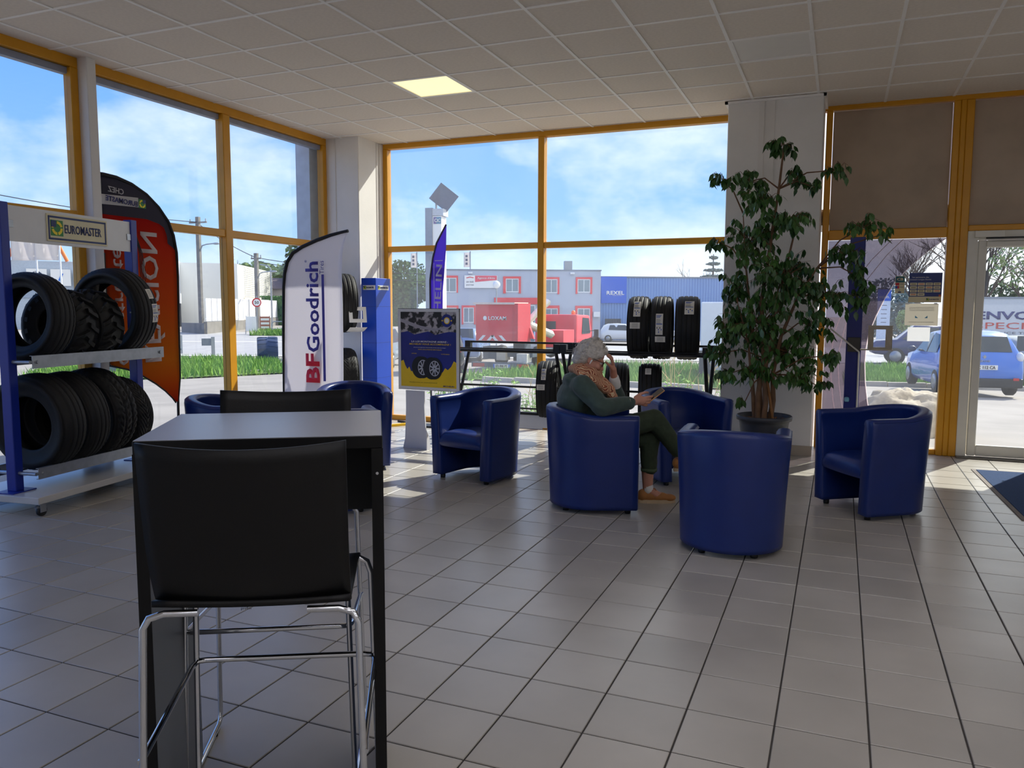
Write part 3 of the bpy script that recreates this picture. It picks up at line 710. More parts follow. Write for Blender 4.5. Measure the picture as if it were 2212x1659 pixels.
t, b, h_ = xrack(-4.03, -2.725, 'dark tyre rack on red casters with white lettered board, behind the middle chair')
sg = MB().b2(-.42, .42, -.058, .058, 0, .002).build('sign_plate', SIGNW, t, M=Matrix.Translation((.04, -.193, .193)) @ Matrix.Rotation(PI/2-rd(8), 4, 'X'))
fr = MB()
for a in (-1, 1): fr.b2(-.42, .42, a*.056-.002, a*.056+.002, .002, .003); fr.b2(a*.418-.002, a*.418+.002, -.056, .056, .002, .003)
fr.build('border', NAVY, sg); em_logo(sg, Matrix.Translation((-.345, 0, .002)), .085, wtxt=.66)
for x, y in ((-2.90, 8.10),):
    ty = tyre(.315, .225, .225, 'fine', 'tyre with two paper labels and silver rim spokes, left of the seated person', x, y, .56, rd(14), 0, 0, ((-.03, rd(37), .05, .14, 0), (-.055, rd(10), .085, .06, 1)), 'tyres on the dark racks')
    sp = MB()
    for k in range(5):
        a = 2*PI*k/5+.5; sp.prism([(.03*math.cos(a+1.2), .03*math.sin(a+1.2)), (.215*math.cos(a+.08), .215*math.sin(a+.08)), (.215*math.cos(a-.08), .215*math.sin(a-.08)), (.03*math.cos(a-1.2), .03*math.sin(a-1.2))], .06, .075, Matrix.Rotation(PI/2, 4, 'Y'))
    sp.build('rim_spokes', mat('silver_rim', (200, 200, 204), .3, .9), ty)
xrack(-2.71, -1.175, 'dark tyre rack on red casters, carrying three tyres beside the ficus')
G2 = 'tyres on the dark racks'
for x, w, lab, L in ((-1.925, .215, 'left tyre of the three standing above the blue chairs', ((-.005, rd(38), .07, .19, 0), (-.02, rd(5), .10, .062, 1))), (-1.69, .21, 'middle tyre of the three standing above the blue chairs', ((-.01, rd(8), .07, .21, 0), (.0, rd(-19), .1, .06, 1))), (-1.43, .235, 'right tyre of the three, next to the ficus leaves', ((.02, rd(41), .09, .17, 0),))):
    tyre(.325, w, .235, 'fine', lab, x, 8.17, 1.0+math.sqrt(.325**2-.215**2), rd(8), 0, 0, L, G2)
tyre(.315, .235, .225, 'road', 'tyre with clear label on the lower rail, left of the blue chair back', -1.80, 8.15, .56, rd(12), 0, 0, ((-.02, rd(52), .06, .09, 1),), G2)
tyre(.315, .225, .225, 'road', 'tyre on the lower rail partly hidden by the seated person', -2.15, 8.15, .56, rd(10), 0, 0, (), G2)
# ================================================================ FLAGS, POSTER STAND, TOTEM, WALL TYRES, POST, MAT
def cloth(name, col, tr=.45, grad=None):
    if name in MATS: return MATS[name]
    m = bpy.data.materials.new(name); m.use_nodes = True; n = m.node_tree.nodes; l = m.node_tree.links; n.clear()
    out = n.new('ShaderNodeOutputMaterial'); d = n.new('ShaderNodeBsdfDiffuse'); t = n.new('ShaderNodeBsdfTranslucent'); mx = n.new('ShaderNodeMixShader'); mx.inputs[0].default_value = tr
    l.new(d.outputs[0], mx.inputs[1]); l.new(t.outputs[0], mx.inputs[2]); l.new(mx.outputs[0], out.inputs[0])
    tc = n.new('ShaderNodeTexCoord'); r = n.new('ShaderNodeValToRGB')
    if grad:
        sp = n.new('ShaderNodeSeparateXYZ'); l.new(tc.outputs['Object'], sp.inputs[0]); mr = n.new('ShaderNodeMapRange'); l.new(sp.outputs['Z'], mr.inputs[0]); mr.inputs[1].default_value = grad[0]; mr.inputs[2].default_value = grad[1]
        l.new(mr.outputs[0], r.inputs[0]); e = r.color_ramp.elements; cs = grad[2]
        e[0].position = cs[0][0]; e[0].color = lin(cs[0][1]); e[1].position = cs[-1][0]; e[1].color = lin(cs[-1][1])
        for p, c in cs[1:-1]: x = e.new(p); x.color = lin(c)
    else:
        nz = n.new('ShaderNodeTexNoise'); nz.inputs['Scale'].default_value = 120; l.new(tc.outputs['Object'], nz.inputs['Vector']); l.new(nz.outputs[0], r.inputs[0])
        c = lin(col); r.color_ramp.elements[0].color = tuple(v*.96 for v in c[:3])+(1,); r.color_ramp.elements[1].color = c
    l.new(r.outputs[0], d.inputs[0]); l.new(r.outputs[0], t.inputs[0]); MATS[name] = m; return m
def interp(tab, z):
    if z <= tab[0][0]: return tab[0][1]
    for (a, b), (c, d) in zip(tab[:-1], tab[1:]):
        if z <= c: return b+(d-b)*(z-a)/max(1e-9, c-a)
    return tab[-1][1]
def sheet(left, right, z0, z1, nz=40, nx=14, th=.003, wav=.012, ph=0, y0=0, clip=None):
    """waving cloth in local XZ between boundary tables [(z,u)...], two sided"""
    A = []
    for i in range(nz):
        z = z0+(z1-z0)*i/(nz-1); a, b = interp(left, z), interp(right, z)
        A.append([(a+(b-a)*j/(nx-1), z) for j in range(nx)])
    vs = []; fs = []
    for sd in (0, 1):
        for row in A:
            for u, z in row: vs.append((u, y0+wav*math.sin(u*7+ph+z*1.3)+(th if sd else 0), z))
    o = nz*nx
    for i in range(nz-1):
        for j in range(nx-1):
            a = i*nx+j; fs += [(a, a+1, a+nx+1, a+nx), (o+a, o+a+nx, o+a+nx+1, o+a+1)]
    for i in range(nz-1):
        for j in (0, nx-1): a = i*nx+j; b = a+nx; fs.append((a, b, o+b, o+a))
    for j in range(nx-1):
        for i in (0, nz-1): a = i*nx+j; fs.append((a, a+1, o+a+1, o+a))
    return MB().add(vs, fs, True)
WCL = cloth('white_flag_cloth', (246, 244, 248), .45); BCL = mat('black_sleeve', (20, 18, 20), .7); INDI = mat('indigo_print', (66, 62, 160), .6); RED = mat('red_flag_print', (224, 26, 62), .6)
t = thing('feather_flag', 'white feather flag with red and indigo tyre maker lettering, black sleeve', 'flag', (-5.1, 7.0, 0))
sl = [(-.462, .03), (-.462, .446), (-.443, 1.116), (-.425, 1.661), (-.408, 1.80), (-.372, 1.925), (-.296, 2.017), (-.17, 2.080), (.016, 2.143), (.186, 2.186), (.32, 2.212), (.396, 2.224)]
sheet([(z+.0, u+.012) for u, z in sl[1:]], [(.40, .27), (.55, .295), (.709, .308), (1.13, .317), (1.463, .321), (1.822, .316), (1.986, .327), (2.10, .350), (2.175, .378), (2.224, .398)], .50, 2.215, wav=.008).build('banner', WCL, t)
MB().tube([(u, 0, z) for u, z in sl], [.012]*2+[.02]*8+[.017]*2, 8).build('sleeve', BCL, t)
MB().b2(-.25, .25, -.03, .03, .0, .03).b2(-.03, .03, -.25, .25, .0, .029).cyl((0, 0, .03), (0, 0, .12), .02).build('cross_base', DK, t, M=T(-.462, 0, 0, .6))
def vtext(parent, s, m, u, z, hgt, length, y=-.016, bold=.0, mirror=False, ang=0):
    M = Matrix.Translation((u, y, z)) @ Matrix.Rotation(PI/2, 4, 'X') @ Matrix.Rotation(PI/2+ang, 4, 'Z')
    if mirror: M = M @ Matrix.Scale(-1, 4, (0, 1, 0))
    return text('lettering', s, m, parent, M, h=hgt, w=length, bold=bold)
vtext(t, 'BF', RED, -.062, .800, .175, .31, bold=.035)
vtext(t, 'Goodrich', INDI, -.050, 1.445, .165, .95, bold=.022)
MB().b2(.070, .10, -.0165, -.0145, .665, 1.785).build('print_bar', INDI, t)
vtext(t, 'Tires', INDI, .075, 1.858, .052, .135, bold=-.004)
vtext(t, '®', INDI, -.125, 1.925, .026, .026)
# orange flag seen from its back, by the left windows
t = thing('feather_flag', 'orange feather flag with dark grey top, lettering mirrored from behind, by the left window', 'flag', (-5.765, 5.2, 0), PI/2)
out = [(-.24, 2.552), (-.216, 2.554), (-.081, 2.547), (.071, 2.512), (.227, 2.443), (.361, 2.345), (.470, 2.224), (.523, 2.106), (.552, 1.95), (.556, 1.723), (.544, 1.38), (.537, 1.034), (.533, .793), (.507, .585), (.495, .03)]
right = [(z, u-.006) for u, z in reversed(out[1:-1])]; right = [(z, u) for z, u in sorted(right)]
low = [(.547, .483), (.592, .447), (.669, .362), (.748, .251), (.826, .116), (.899, -.048), (.945, -.235), (2.60, -.24)]
RV = cloth('orange_flag_cloth', (235, 90, 40), .5, (.55, 2.24, [(0, (196, 40, 30)), (.10, (226, 96, 34)), (.24, (240, 140, 44)), (.55, (238, 104, 46)), (.85, (226, 66, 44)), (1, (206, 44, 40))]))
SLT = cloth('slate_flag_cloth', (84, 82, 94), .35)
rr = [(z, min(u, interp([(.5, 9), (1.9, 9), (2.0, .459), (2.143, .437), (2.20, .36), (2.226, .18), (2.3, .1)], z)-.012)) for z, u in right]
sheet(low, right, .555, 2.548, 60, 16, wav=.008).build('banner', SLT, t)
sheet(low, [(z, min(interp(right, z), interp([(.5, 9), (1.85, 9), (2.0, .452), (2.10, .445), (2.17, .41), (2.205, .35), (2.224, .18)], z))-.004) for z in [.55+.02*i for i in range(85)]], .557, 2.224, 60, 14, th=.002, wav=.008, y0=-.004).build('orange_field', RV, t)
MB().tube([(u, 0, z) for u, z in out], [.016]*13+[.012]*2, 8).build('sleeve', BCL, t)
MB().tube([(u-.004, 0, z) for z, u in low[:-1]], .008, 6).build('lower_hem', BCL, t)
MB().tube([(-.24, 0, .945), (-.238, 0, 1.9)], .007, 6).build('side_hem', BCL, t)
MB().b2(-.18, .18, -.03, .03, .0, .03).b2(-.03, .03, -.05, .18, .0, .029).build('cross_base', DK, t, M=T(.495, .0, 0))
def mtext(parent, s, m, u, z, hgt, length, rot, bold=0):
    M = Matrix.Translation((u, -.016, z)) @ Matrix.Rotation(PI/2, 4, 'X') @ Matrix.Rotation(rot, 4, 'Z') @ Matrix.Scale(-1, 4, (1, 0, 0))
    return text('lettering', s, m, parent, M, h=hgt, w=length, bold=bold)
FW = cloth('flag_white_print', (246, 244, 244), .6); FN = mat('flag_navy_print', (60, 62, 120), .7)
mtext(t, 'CHEZ', FW, -.108, 2.434, .048, .16, rd(-4), .012)
bx = MB().b2(-.225, .212, -.0125, -.0115, 2.312, 2.395).build('logo_box', FW, t, M=Matrix.Rotation(rd(-2), 4, 'Y') @ T(0, 0, 0))
mtext(t, 'EUROMASTE', FN, -.048, 2.352, .044, .33, rd(-3), .016)
em_logo(t, Matrix.Translation((.168, -.014, 2.352)) @ Matrix.Rotation(PI/2, 4, 'X') @ Matrix.Scale(-1, 4, (1, 0, 0)), .076, txt=False)
def vm(s, u, z, hgt, length, bold): return vtext(t, s, FW, u, z, hgt, length, bold=bold, mirror=True)
vm('RÉVISION', .245, 1.530, .235, 1.16, .018); vm('Constructeur', -.105, 1.55, .125, 1.22, .010)

# ---- poster stand
t = thing('poster_stand', 'tyre poster in a white frame on a plain white floor stand', 'poster stand', (-4.0, 7.1, 0), rd(-4))
BD = mat('white_cardboard', (214, 214, 222), .6, 0, .02, 4); KL = mat('thin_black_edge', (24, 22, 24), .6)
MB().prism([(-.14, 0), (.16, 0), (.14, .12), (.12, .45), (.12, .60), (-.10, .60), (-.10, .40), (-.115, .10)], -.008, .008, Matrix.Rotation(PI/2, 4, 'X')).build('support_board', BD, t)
MB().prism([(0, 0), (.22, 0), (.20, .1), (.03, .55), (0, .55)], -.006, .006, Matrix.Translation((.02, .008, 0)) @ Matrix.Rotation(PI/2, 4, 'Z') @ Matrix.Rotation(PI/2, 4, 'X')).build('rear_strut', BD, t)
MB().prism([(0, 0), (.07, 0), (.05, .12), (0, .2)], -.006, .006, Matrix.Translation((.165, -.04, 0)) @ Matrix.Rotation(PI/2, 4, 'Z') @ Matrix.Rotation(PI/2, 4, 'X')).build('side_strut', BD, t)
x0, x1, z0, z1 = -.180, .548, .610, 1.436; yf = -.02
MB().b2(x0, x1, yf, yf+.012, z0, z1).build('backing', KL, t)
fb = MB()
for a, b, c, d in ((x0+.004, x1-.004, z1-.034, z1-.004), (x0+.004, x1-.004, z0+.004, z0+.034), (x0+.004, x0+.036, z0+.034, z1-.034), (x1-.036, x1-.004, z0+.034, z1-.034)): fb.b2(a, b, yf-.006, yf, c, d)
fb.build('frame', mat('white_snap_frame', (222, 220, 218), .4), t)
pa, pb, pc_, pd = x0+.036, x1-.036, z0+.034, z1-.034; yp = yf-.002
PBL = mat('poster_blue', (30, 40, 112), .35, 0, .15, 3, col2=(44, 52, 140)); PYL = mat('poster_yellow', (240, 200, 30), .35, 0, .06, 4)
def photo_mat():
    m = mat('poster_photo', (44, 42, 38), .35, 0, 0, 16, col2=(188, 180, 180)); r = [n for n in m.node_tree.nodes if n.type == 'VALTORGB'][0]
    r.color_ramp.elements[0].position = .50; r.color_ramp.elements[1].position = .60; return m
def zone(nm, poly, m, dy): return MB().prism([(x, z) for x, z in poly], 0, .0008, Matrix.Translation((0, yp-dy, 0)) @ Matrix.Rotation(PI/2, 4, 'X')).build(nm, m, t)
zone('print_blue', [(pa, pc_), (pb, pc_), (pb, pd), (pa, pd)], PBL, 0)
zone('print_photo', [(pa, 1.19)]+[(pa+(pb-pa)*i/8, 1.19+.02*math.sin(i*2.1)) for i in range(1, 8)]+[(pb, 1.20), (pb, pd), (pa, pd)], photo_mat(), .001)
zone('print_road', [(pa, 1.30), (.05, 1.24), (.25, 1.215), (.42, 1.24), (.47, 1.28), (.43, 1.27), (.28, 1.235), (.1, 1.262), (pa, 1.335)], mat('poster_road', (170, 164, 170), .4), .002)
jag = [(pa, .90), (pa+.03, .912), (pa+.05, .86), (pa+.075, .82), (pa+.10, .845), (pa+.12, .80), (.05, .80), (.30, .795), (pb-.16, .80), (pb-.13, .845), (pb-.10, .825), (pb-.06, .86), (pb-.03, .915), (pb, .90)]
zone('print_yellow', [(pa, pc_)]+[(pb, pc_)]+list(reversed(jag)), PYL, .001)
def ell(cx, cz, a, b, n=28): return [(cx+a*math.cos(2*PI*i/n), cz+b*math.sin(2*PI*i/n)) for i in range(n)]
PGR = mat('poster_black', (24, 24, 28), .4); PSV = mat('poster_silver', (186, 188, 196), .4); PW = mat('poster_white', (240, 240, 240), .5)
for k, (cx, cz) in enumerate(((.115, .842), (.252, .836))):
    d = k*.002; zone('tyre_picture', ell(cx-.028, cz, .100, .112), PGR, .002+d); zone('tyre_picture', ell(cx+.006, cz, .093, .110), PGR, .0024+d); zone('rim_picture', ell(cx+.008, cz, .062, .078), PSV, .003+d)
    zone('rim_gap', ell(cx+.008, cz, .054, .069), PGR, .0032+d)
    s_ = MB()
    for q in range(9):
        a = 2*PI*q/9; s_.prism([(cx+.008+.010*math.cos(a+.9), cz+.012*math.sin(a+.9)), (cx+.008+.055*math.cos(a+.09), cz+.070*math.sin(a+.09)), (cx+.008+.055*math.cos(a-.09), cz+.070*math.sin(a-.09)), (cx+.008+.010*math.cos(a-.9), cz+.012*math.sin(a-.9))], 0, .0006)
    s_.build('spoke_picture', PSV, t, M=Matrix.Translation((0, yp-.0036-d, 0)) @ Matrix.Rotation(PI/2, 4, 'X'))
zone('badge_picture', ell(.405, 1.316, .064, .064), PBL, .003); zone('badge_picture', ell(.405, 1.316, .034, .034), PYL, .004); zone('badge_picture', ell(.405, 1.316, .024, .024), PW, .0046)
for sx in (-.052, .052): zone('badge_picture', ell(.405+sx, 1.316, .008, .008, 10), PYL, .0046)
def ptext(s, m, x, z, h, w, shear=.2, bold=.01): return text('lettering', s, m, t, Matrix.Translation((x, yp-.0035, z)) @ Matrix.Rotation(PI/2, 4, 'X'), h=h, w=w, shear=shear, bold=bold, depth=.0006)
ptext('LA LOI MONTAGNE ARRIVE :', PW, .200, 1.104, .017, .43); ptext('MICHELIN VOUS ACCOMPAGNE !', PYL, .204, 1.078, .017, .49)
ptext('POUR ROULER EN TOUTE SÉCURITÉ, DÉCOUVREZ :', PW, .203, 1.044, .0085, .385); ptext('NOS SOLUTIONS MICHELIN', PYL, .204, 1.024, .010, .28)
ptext('HIVER', PYL, -.003+.02, .982, .008, .062); ptext('TOUTES SAISONS', PYL, .385, .982, .008, .10)
ptext('Rendez-vous sur www.michelin.fr', PGR, .125, .690, .007, .33, 0, 0); ptext('MICHELIN', PBL, .423, .662, .016, .13)

# ---- blue totem beside the corner pillar
t = thing('display_totem', 'slim blue display totem standing against the corner pillar', 'totem', (-5.17, 8.265, 0))
BT = mat('totem_blue', (18, 70, 190), .38, 0, .04, 4)
MB().b2(-.10, .10, -.165, .165, 0, 1.787).build('body', BT, t, bevel=.004, segs=1)
jt = MB()
for z in (1.45, 1.02, .60, .30): jt.b2(-.1008, .1008, -.1658, .1658, z, z+.003)
jt.build('panel_joint', mat('totem_joint', (14, 46, 130), .6), t)
for M, w in ((Matrix.Translation((.01, -.166, 1.675)) @ Matrix.Rotation(PI/2, 4, 'X'), .19), (Matrix.Translation((.101, .0, 1.675)) @ Matrix.Rotation(PI/2, 4, 'Z') @ Matrix.Rotation(PI/2, 4, 'X'), .26)):
    p = MB().b2(-w/2+.01, w/2-.01, -.027, .027, 0, .0015).build('name_plate', SIGNW, t, M=M); em_logo(p, Matrix.Translation((-w/2+.035, 0, .0015)), .04, wtxt=w-.09)
# ---- tyres hung on the corner pillar
for z, lab, r in ((1.49, 'tyre hung on the corner pillar above a white steel bracket', 46), (.62, 'tyre hung low on the corner pillar behind the white flag', 46)):
    tyre(.345, .24, .235, 'fine' if z > 1 else 'chevron', lab, -5.42, 7.93, z, rd(r), 0, 0, (), 'tyres hung on the pillar')
    b = thing('wall_bracket', ('white steel bracket with square hole holding the upper wall tyre', 'white steel bracket holding the lower wall tyre')[z < 1], 'bracket', (-5.30, 7.93, z-.32), rd(r))
    m = MB(); m.surf(lambda u, v: ((u-.5)*.16, -.16+.0*v+.06*math.cos((v-.3)*3)-.19, .05+(v-.3)*.34), 2, 10); 
    fr = MB(); fr.b2(-.10, -.06, -.30, -.29, .04, .22).b2(.06, .10, -.30, -.29, .04, .22).b2(-.06, .06, -.30, -.29, .18, .22).b2(-.06, .06, -.30, -.29, .04, .08).build('face_plate', SIGNW, b, M=T(.02, .02, 0, 0, rd(-12)))
    MB().surf(lambda u, v: ((u-.5)*.2+.02, -.285+v*.6, .045-.06*math.sin(v*PI)), 2, 12).build('cradle', SIGNW, b)
    MB().b2(-.02, .06, .2, .33, .02, .05).build('arm', SIGNW, b, M=T(0, -.05, 0))
# ---- blue post with steel leaflet plate
t = thing('display_post', 'tall blue steel post by the sidelight with brushed steel plate and lever', 'post', (.13, 8.42, 0))
MB().b2(-.068, .068, -.03, .03, .008, 2.13).build('post', mat('dark_blue_steel', (14, 30, 118), .4, 0, .04), t, bevel=.003, segs=1)
MB().b2(-.14, .14, -.12, .14, 0, .008).build('base_plate', mat('dark_blue_steel', (0, 0, 0)), t)
STL = mat('brushed_steel', (176, 166, 150), .5, .2, .06, 30)
MB().b2(-.055, .06, -.045, -.03, 1.03, 1.17).build('lever_box', mat('dark_steel_box', (70, 68, 66), .4, .7), t, bevel=.003, segs=1)
MB().tube([(-.215, -.09, 1.255), (.035, -.06, 1.045), (.05, -.06, 1.03), (.055, -.06, .02)], .008, 8).build('lever_rod', mat('white_rod', (208, 206, 200), .4), t)
p = MB(); p.b2(.125, .175, -.03, -.02, 1.062, 1.287).b2(.278, .338, -.03, -.02, 1.062, 1.287).b2(.175, .278, -.03, -.02, 1.25, 1.287).b2(.175, .278, -.03, -.02, 1.062, 1.078); p.build('steel_plate', STL, t)
MB().b2(.06, .34, -.09, -.02, 1.05, 1.062).build('shelf', STL, t)
MB().lathe([(0, 0), (.02, 0), (.024, .02), (.02, .04), (0, .045)], 12, T(-.04, -.05, .545)).tube([(-.04, -.05, .55), (-.04, -.03, .55)], .008, 6).build('knob', mat('pale_blue_cap', (120, 180, 210), .4), t)
# ---- floor mat
MATB = mat('blue_ribbed_mat', (24, 62, 110), .95, 0, .2, 160, .5, 300)
t = thing('floor_mat', 'blue ribbed entrance mat with grey border on the tiles', 'mat', (1.15, 8.14, 0), rd(2.0))
MB().b2(.035, 2.2, -1.80, -.035, .001, .010).build('pile', MATB, t)
bb = MB().b2(0, 2.24, -1.84, -1.80, .001, .006).b2(0, 2.24, -.035, 0, .001, .006).b2(0, .035, -1.80, -.035, .001, .006).build('border', mat('mat_border', (128, 118, 112), .8), t)
tag(MB().b2(-.17, .17, -.018, .018, 0, .03).build('yellow_bar', mat('yellow_bar_plastic', (250, 196, 20), .5), M=T(-4.95, 8.34, 0, rd(58)), bevel=.004), 'short yellow plastic bar lying on the floor below the far window', 'bar')
tag(MB().tube([(-.2, 0, .012), (.2, 0, .012)], .012, 8).build('black_rod', BLK, M=T(-4.94, 8.58, 0, rd(-25))), 'short black rod lying on the floor by the far window', 'rod')
# ---- stickers on the glass beside the door
t = thing('window_sticker', 'small payment card sticker on the sidelight glass', 'sticker', (.537, 8.849, 1.685)); F = Matrix.Rotation(PI/2, 4, 'X')
MB().b2(-.043, .043, -.086, .086, 0, .001).build('backing', CREAM, t, M=F); TEAL = mat('teal_print', (20, 96, 110), .5)
MB().b2(-.040, .040, .022, .082, .001, .0016).build('teal_field', TEAL, t, M=F); text('lettering', 'CB', CREAM, t, F @ T(0, .054, .0016), h=.026, w=.058, bold=.03)
MB().b2(-.040, -.006, -.006, .018, .001, .0016).build('red_field', PAPERR, t, M=F); MB().b2(-.040, -.022, -.038, -.012, .001, .0016).build('blue_field', PAPERB, t, M=F); MB().b2(-.022, -.006, -.038, -.012, .001, .0016).build('red_field', PAPERR, t, M=F)
for y in (.006, -.025): text('lettering', 'VISA', PAPERK, t, F @ T(.017, y, .001), h=.010, w=.034, shear=.2)
text('lettering', 'V', PAPERK, t, F @ T(0, -.056, .001), h=.012); MB().b2(-.014, .014, -.08, -.068, .001, .0016).build('navy_field', NAVY, t, M=F)
t = thing('window_poster', 'square blue poster of small cream logo boxes stuck on the sidelight', 'poster', (.764, 8.849, 1.655))
MB().b2(-.145, .145, -.145, .145, 0, .001).build('sheet', mat('poster_navy', (14, 44, 120), .4), t, M=F)
text('lettering', '1er partenaire des', SIGNW, t, F @ T(-.045, .10, .001), h=.018, w=.145); text('lettering', 'Loueurs Longue Durée', SIGNW, t, F @ T(-.045, .078, .001), h=.018, w=.185)
for r_ in range(4):
    for c_ in range(4):
        if r_ == 3 and c_ > 1: continue
        x, y = -.105+.069*c_, .035-.034*r_
        MB().b2(x-.031, x+.031, y-.013, y+.013, .001, .0016).build('logo_box', CREAM, t, M=F)
        MB().b2(x-.022, x+.022, y-.003, y+.003, .0016, .002).build('logo_print', [PAPERK, PAPERR, NAVY, PAPERK][(r_*3+c_*5) % 4], t, M=F)
MB().b2(-.145, .145, -.145, -.088, .001, .0016).build('cream_foot', CREAM, t, M=F); em_logo(t, F @ T(.025, -.116, .0016), .024, wtxt=.085)
MB().b2(.12, .14, -.088, -.07, .0016, .002).build('orange_tab', mat('orange_tab', (200, 100, 60), .5), t, M=F)
TRP = cloth('paper_sheet', (226, 222, 212), .5)
t = thing('paper_notice', 'pale paper notice taped to the sidelight below the blue poster', 'notice', (.742, 8.849, 1.39)); MB().b2(-.147, .147, -.108, .108, 0, .0008).build('sheet', TRP, t, M=F)
tp = MB()
for y in (.07, .055, .04, -.075): tp.b2(-.11, .11, y-.002, y+.002, .0008, .0012)
tp.build('faint_print', mat('faint_print', (190, 188, 182), .7), t, M=F)
for s in (-1, 1): MB().prism([(s*.055, -.01), (s*.028, -.035), (s*.055, -.035)], .0008, .0013).build('blue_corner', mat('sky_print', (90, 170, 210), .6), t, M=F)
for x in (-.13, .12): MB().b2(x-.014, x+.014, .10, .115, .0008, .0014).build('tape', SIGNW, t, M=F)
tag(MB().b2(-.10, .10, -.069, .069, 0, .0008).build('white_card', cloth('white_card', (250, 250, 250), .6), M=Matrix.Translation((.726, 8.849, 1.195)) @ F), 'small bright white card on the sidelight under the paper notice', 'card')
# arched window film on the outer face of the sidelight
FILM = glass_mat('grey_film', tint=(.50, .46, .50), dust=.16, dustcol=(120, 110, 122)); t = thing('window_film', 'grey translucent arched film with two pale curved lines on the sidelight', 'film', (0, 8.866, 0))
edge = [(.926, 2.135), (.756, 1.995), (.629, 1.872), (.50, 1.725), (.412, 1.561), (.337, 1.379), (.275, 1.195), (.254, 1.041), (.25, .887), (.262, .7), (.29, .5), (.33, .3), (.37, .06)]
MB().prism([(-.14, .06), (-.14, 2.135)]+edge, 0, .0006, F).build('film', FILM, t)
PL = cloth('pale_line', (250, 240, 240), .85)
for e in ([(.549, 2.135), (.407, 1.981), (.238, 1.743), (.12, 1.58), (.025, 1.438), (-.052, 1.19), (-.074, .94), (-.062, .72), (-.036, .501), (.0, .3), (.05, .08)], [(.448, 2.135), (.271, 1.938), (.164, 1.78), (.1, 1.5), (.053, 1.269), (.005, 1.035), (-.003, .879), (.015, .676), (.041, .504), (.08, .3), (.12, .08)], edge):
    n = len(e); MB().prism([(x-.005, z) for x, z in e]+[(x+.005, z) for x, z in reversed(e)], 0, .0012, Matrix.Translation((0, -.0008, 0)) @ F).build('curved_line', PL, t)
# ================================================================ FICUS
PX, PY = -.607, 7.52
LEAF = mat('ficus_leaf', (38, 74, 34), .35, 0, 0, 2.5, col2=(74, 116, 50), spec=.5); TWIG = mat('ficus_twig', (112, 78, 52), .8, 0, .1); TRK = mat('ficus_trunk', (122, 92, 68), .85, 0, .15, 12, .3, 60)
t = thing('potted_ficus', 'tall potted weeping fig tree with drooping leaves in front of the white pillar', 'plant', (PX, PY, 0))
POT = mat('pot_grey', (62, 66, 76), .45, 0, .04)
MB().lathe([(0, .0), (.165, 0), (.172, .02), (.215, .40), (.222, .435), (.243, .44), (.246, .475), (.236, .482), (.222, .468), (.205, .40), (0, .40)], 40).build('pot', POT, t)
R = random.Random(4); MB().lathe([(0, .425), (.21, .425), (.212, .41)], 24).build('soil', mat('potting_soil', (70, 52, 40), 1), t)
ch = MB()
for _ in range(240):
    a, r = R.uniform(0, 6.28), .2*math.sqrt(R.random()); ch.box(0, 0, 0, R.uniform(.012, .035), R.uniform(.008, .02), .008, T(r*math.cos(a), r*math.sin(a), .43+R.uniform(0, .012), R.uniform(0, 6), R.uniform(-.5, .5), R.uniform(-.5, .5)))
ch.build('bark_chips', mat('bark_chip', (150, 104, 70), .9, 0, .3, 30), t)['kind'] = 'stuff'
MB().tube([(.085, -.06, .42), (.02, -.03, .80)], .013, 6).build('stake', mat('stake_wood', (150, 104, 60), .8, 0, .1), t)
trunks = [[(-.05, -.05, .42), (-.055, -.04, .65), (-.02, .0, 1.0), (-.06, .02, 1.5), (.0, .02, 2.0), (.06, .0, 2.5), (.09, 0, 2.86)], [(.0, -.07, .42), (.015, -.06, .6), (-.01, -.03, .85), (.05, .02, 1.25), (.12, .05, 1.7), (.2, .02, 2.1)], [(.05, .0, .42), (.075, .0, .62), (.06, .02, .85), (.12, .04, 1.2), (.25, .05, 1.55), (.4, .02, 1.8)], [(-.02, .05, .42), (-.06, .05, .8), (-.14, .04, 1.3), (-.2, .02, 1.8), (-.24, 0, 2.3)], [(-.08, .0, .42), (-.11, .0, .75), (-.16, -.02, 1.15), (-.26, -.04, 1.5)]]
for k, P in enumerate(trunks): MB().tube(P, [.027-.019*i/(len(P)-1)-(.004 if k > 2 else 0) for i in range(len(P))], 8).build('trunk', TRK, t)
blobs = [(-.532, 2.857, .150, .085), (-.399, 2.589, .107, .14), (-1.043, 2.605, .184, .08), (-.799, 2.591, .21, .13), (-.673, 2.381, .25, .17), (-.087, 2.622, .155, .09), (-.251, 2.501, .106, .09), (-.471, 2.21, .25, .21), (-.783, 2.057, .32, .22), (-1.036, 2.043, .124, .08), (.142, 2.149, .163, .12), (.325, 2.084, .078, .05), (.034, 1.915, .2, .15), (-.493, 1.722, .40, .32), (-.913, 1.642, .21, .22), (.172, 1.695, .12, .17), (-.12, 1.556, .29, .21), (-.678, 1.306, .41, .3), (-.954, 1.218, .2, .22), (-1.033, 1.024, .16, .14), (-.431, 1.06, .36, .22), (-.206, 1.312, .21, .2), (.132, 1.516, .11, .13), (-.726, .883, .3, .15), (-.344, .833, .32, .12), (-.126, .74, .1, .08), (-.911, .855, .17, .1), (-.77, .60, .07, .05), (-.044, 1.049, .13, .13)]
dens = [int(q*2.7) for q in [34, 22, 26, 46, 62, 22, 14, 76, 104, 14, 36, 8, 46, 190, 60, 30, 84, 200, 56, 34, 128, 50, 22, 70, 64, 12, 26, 7, 22]]
allt = [Vector(p) for P in trunks for p in P[2:]]
leaves = []
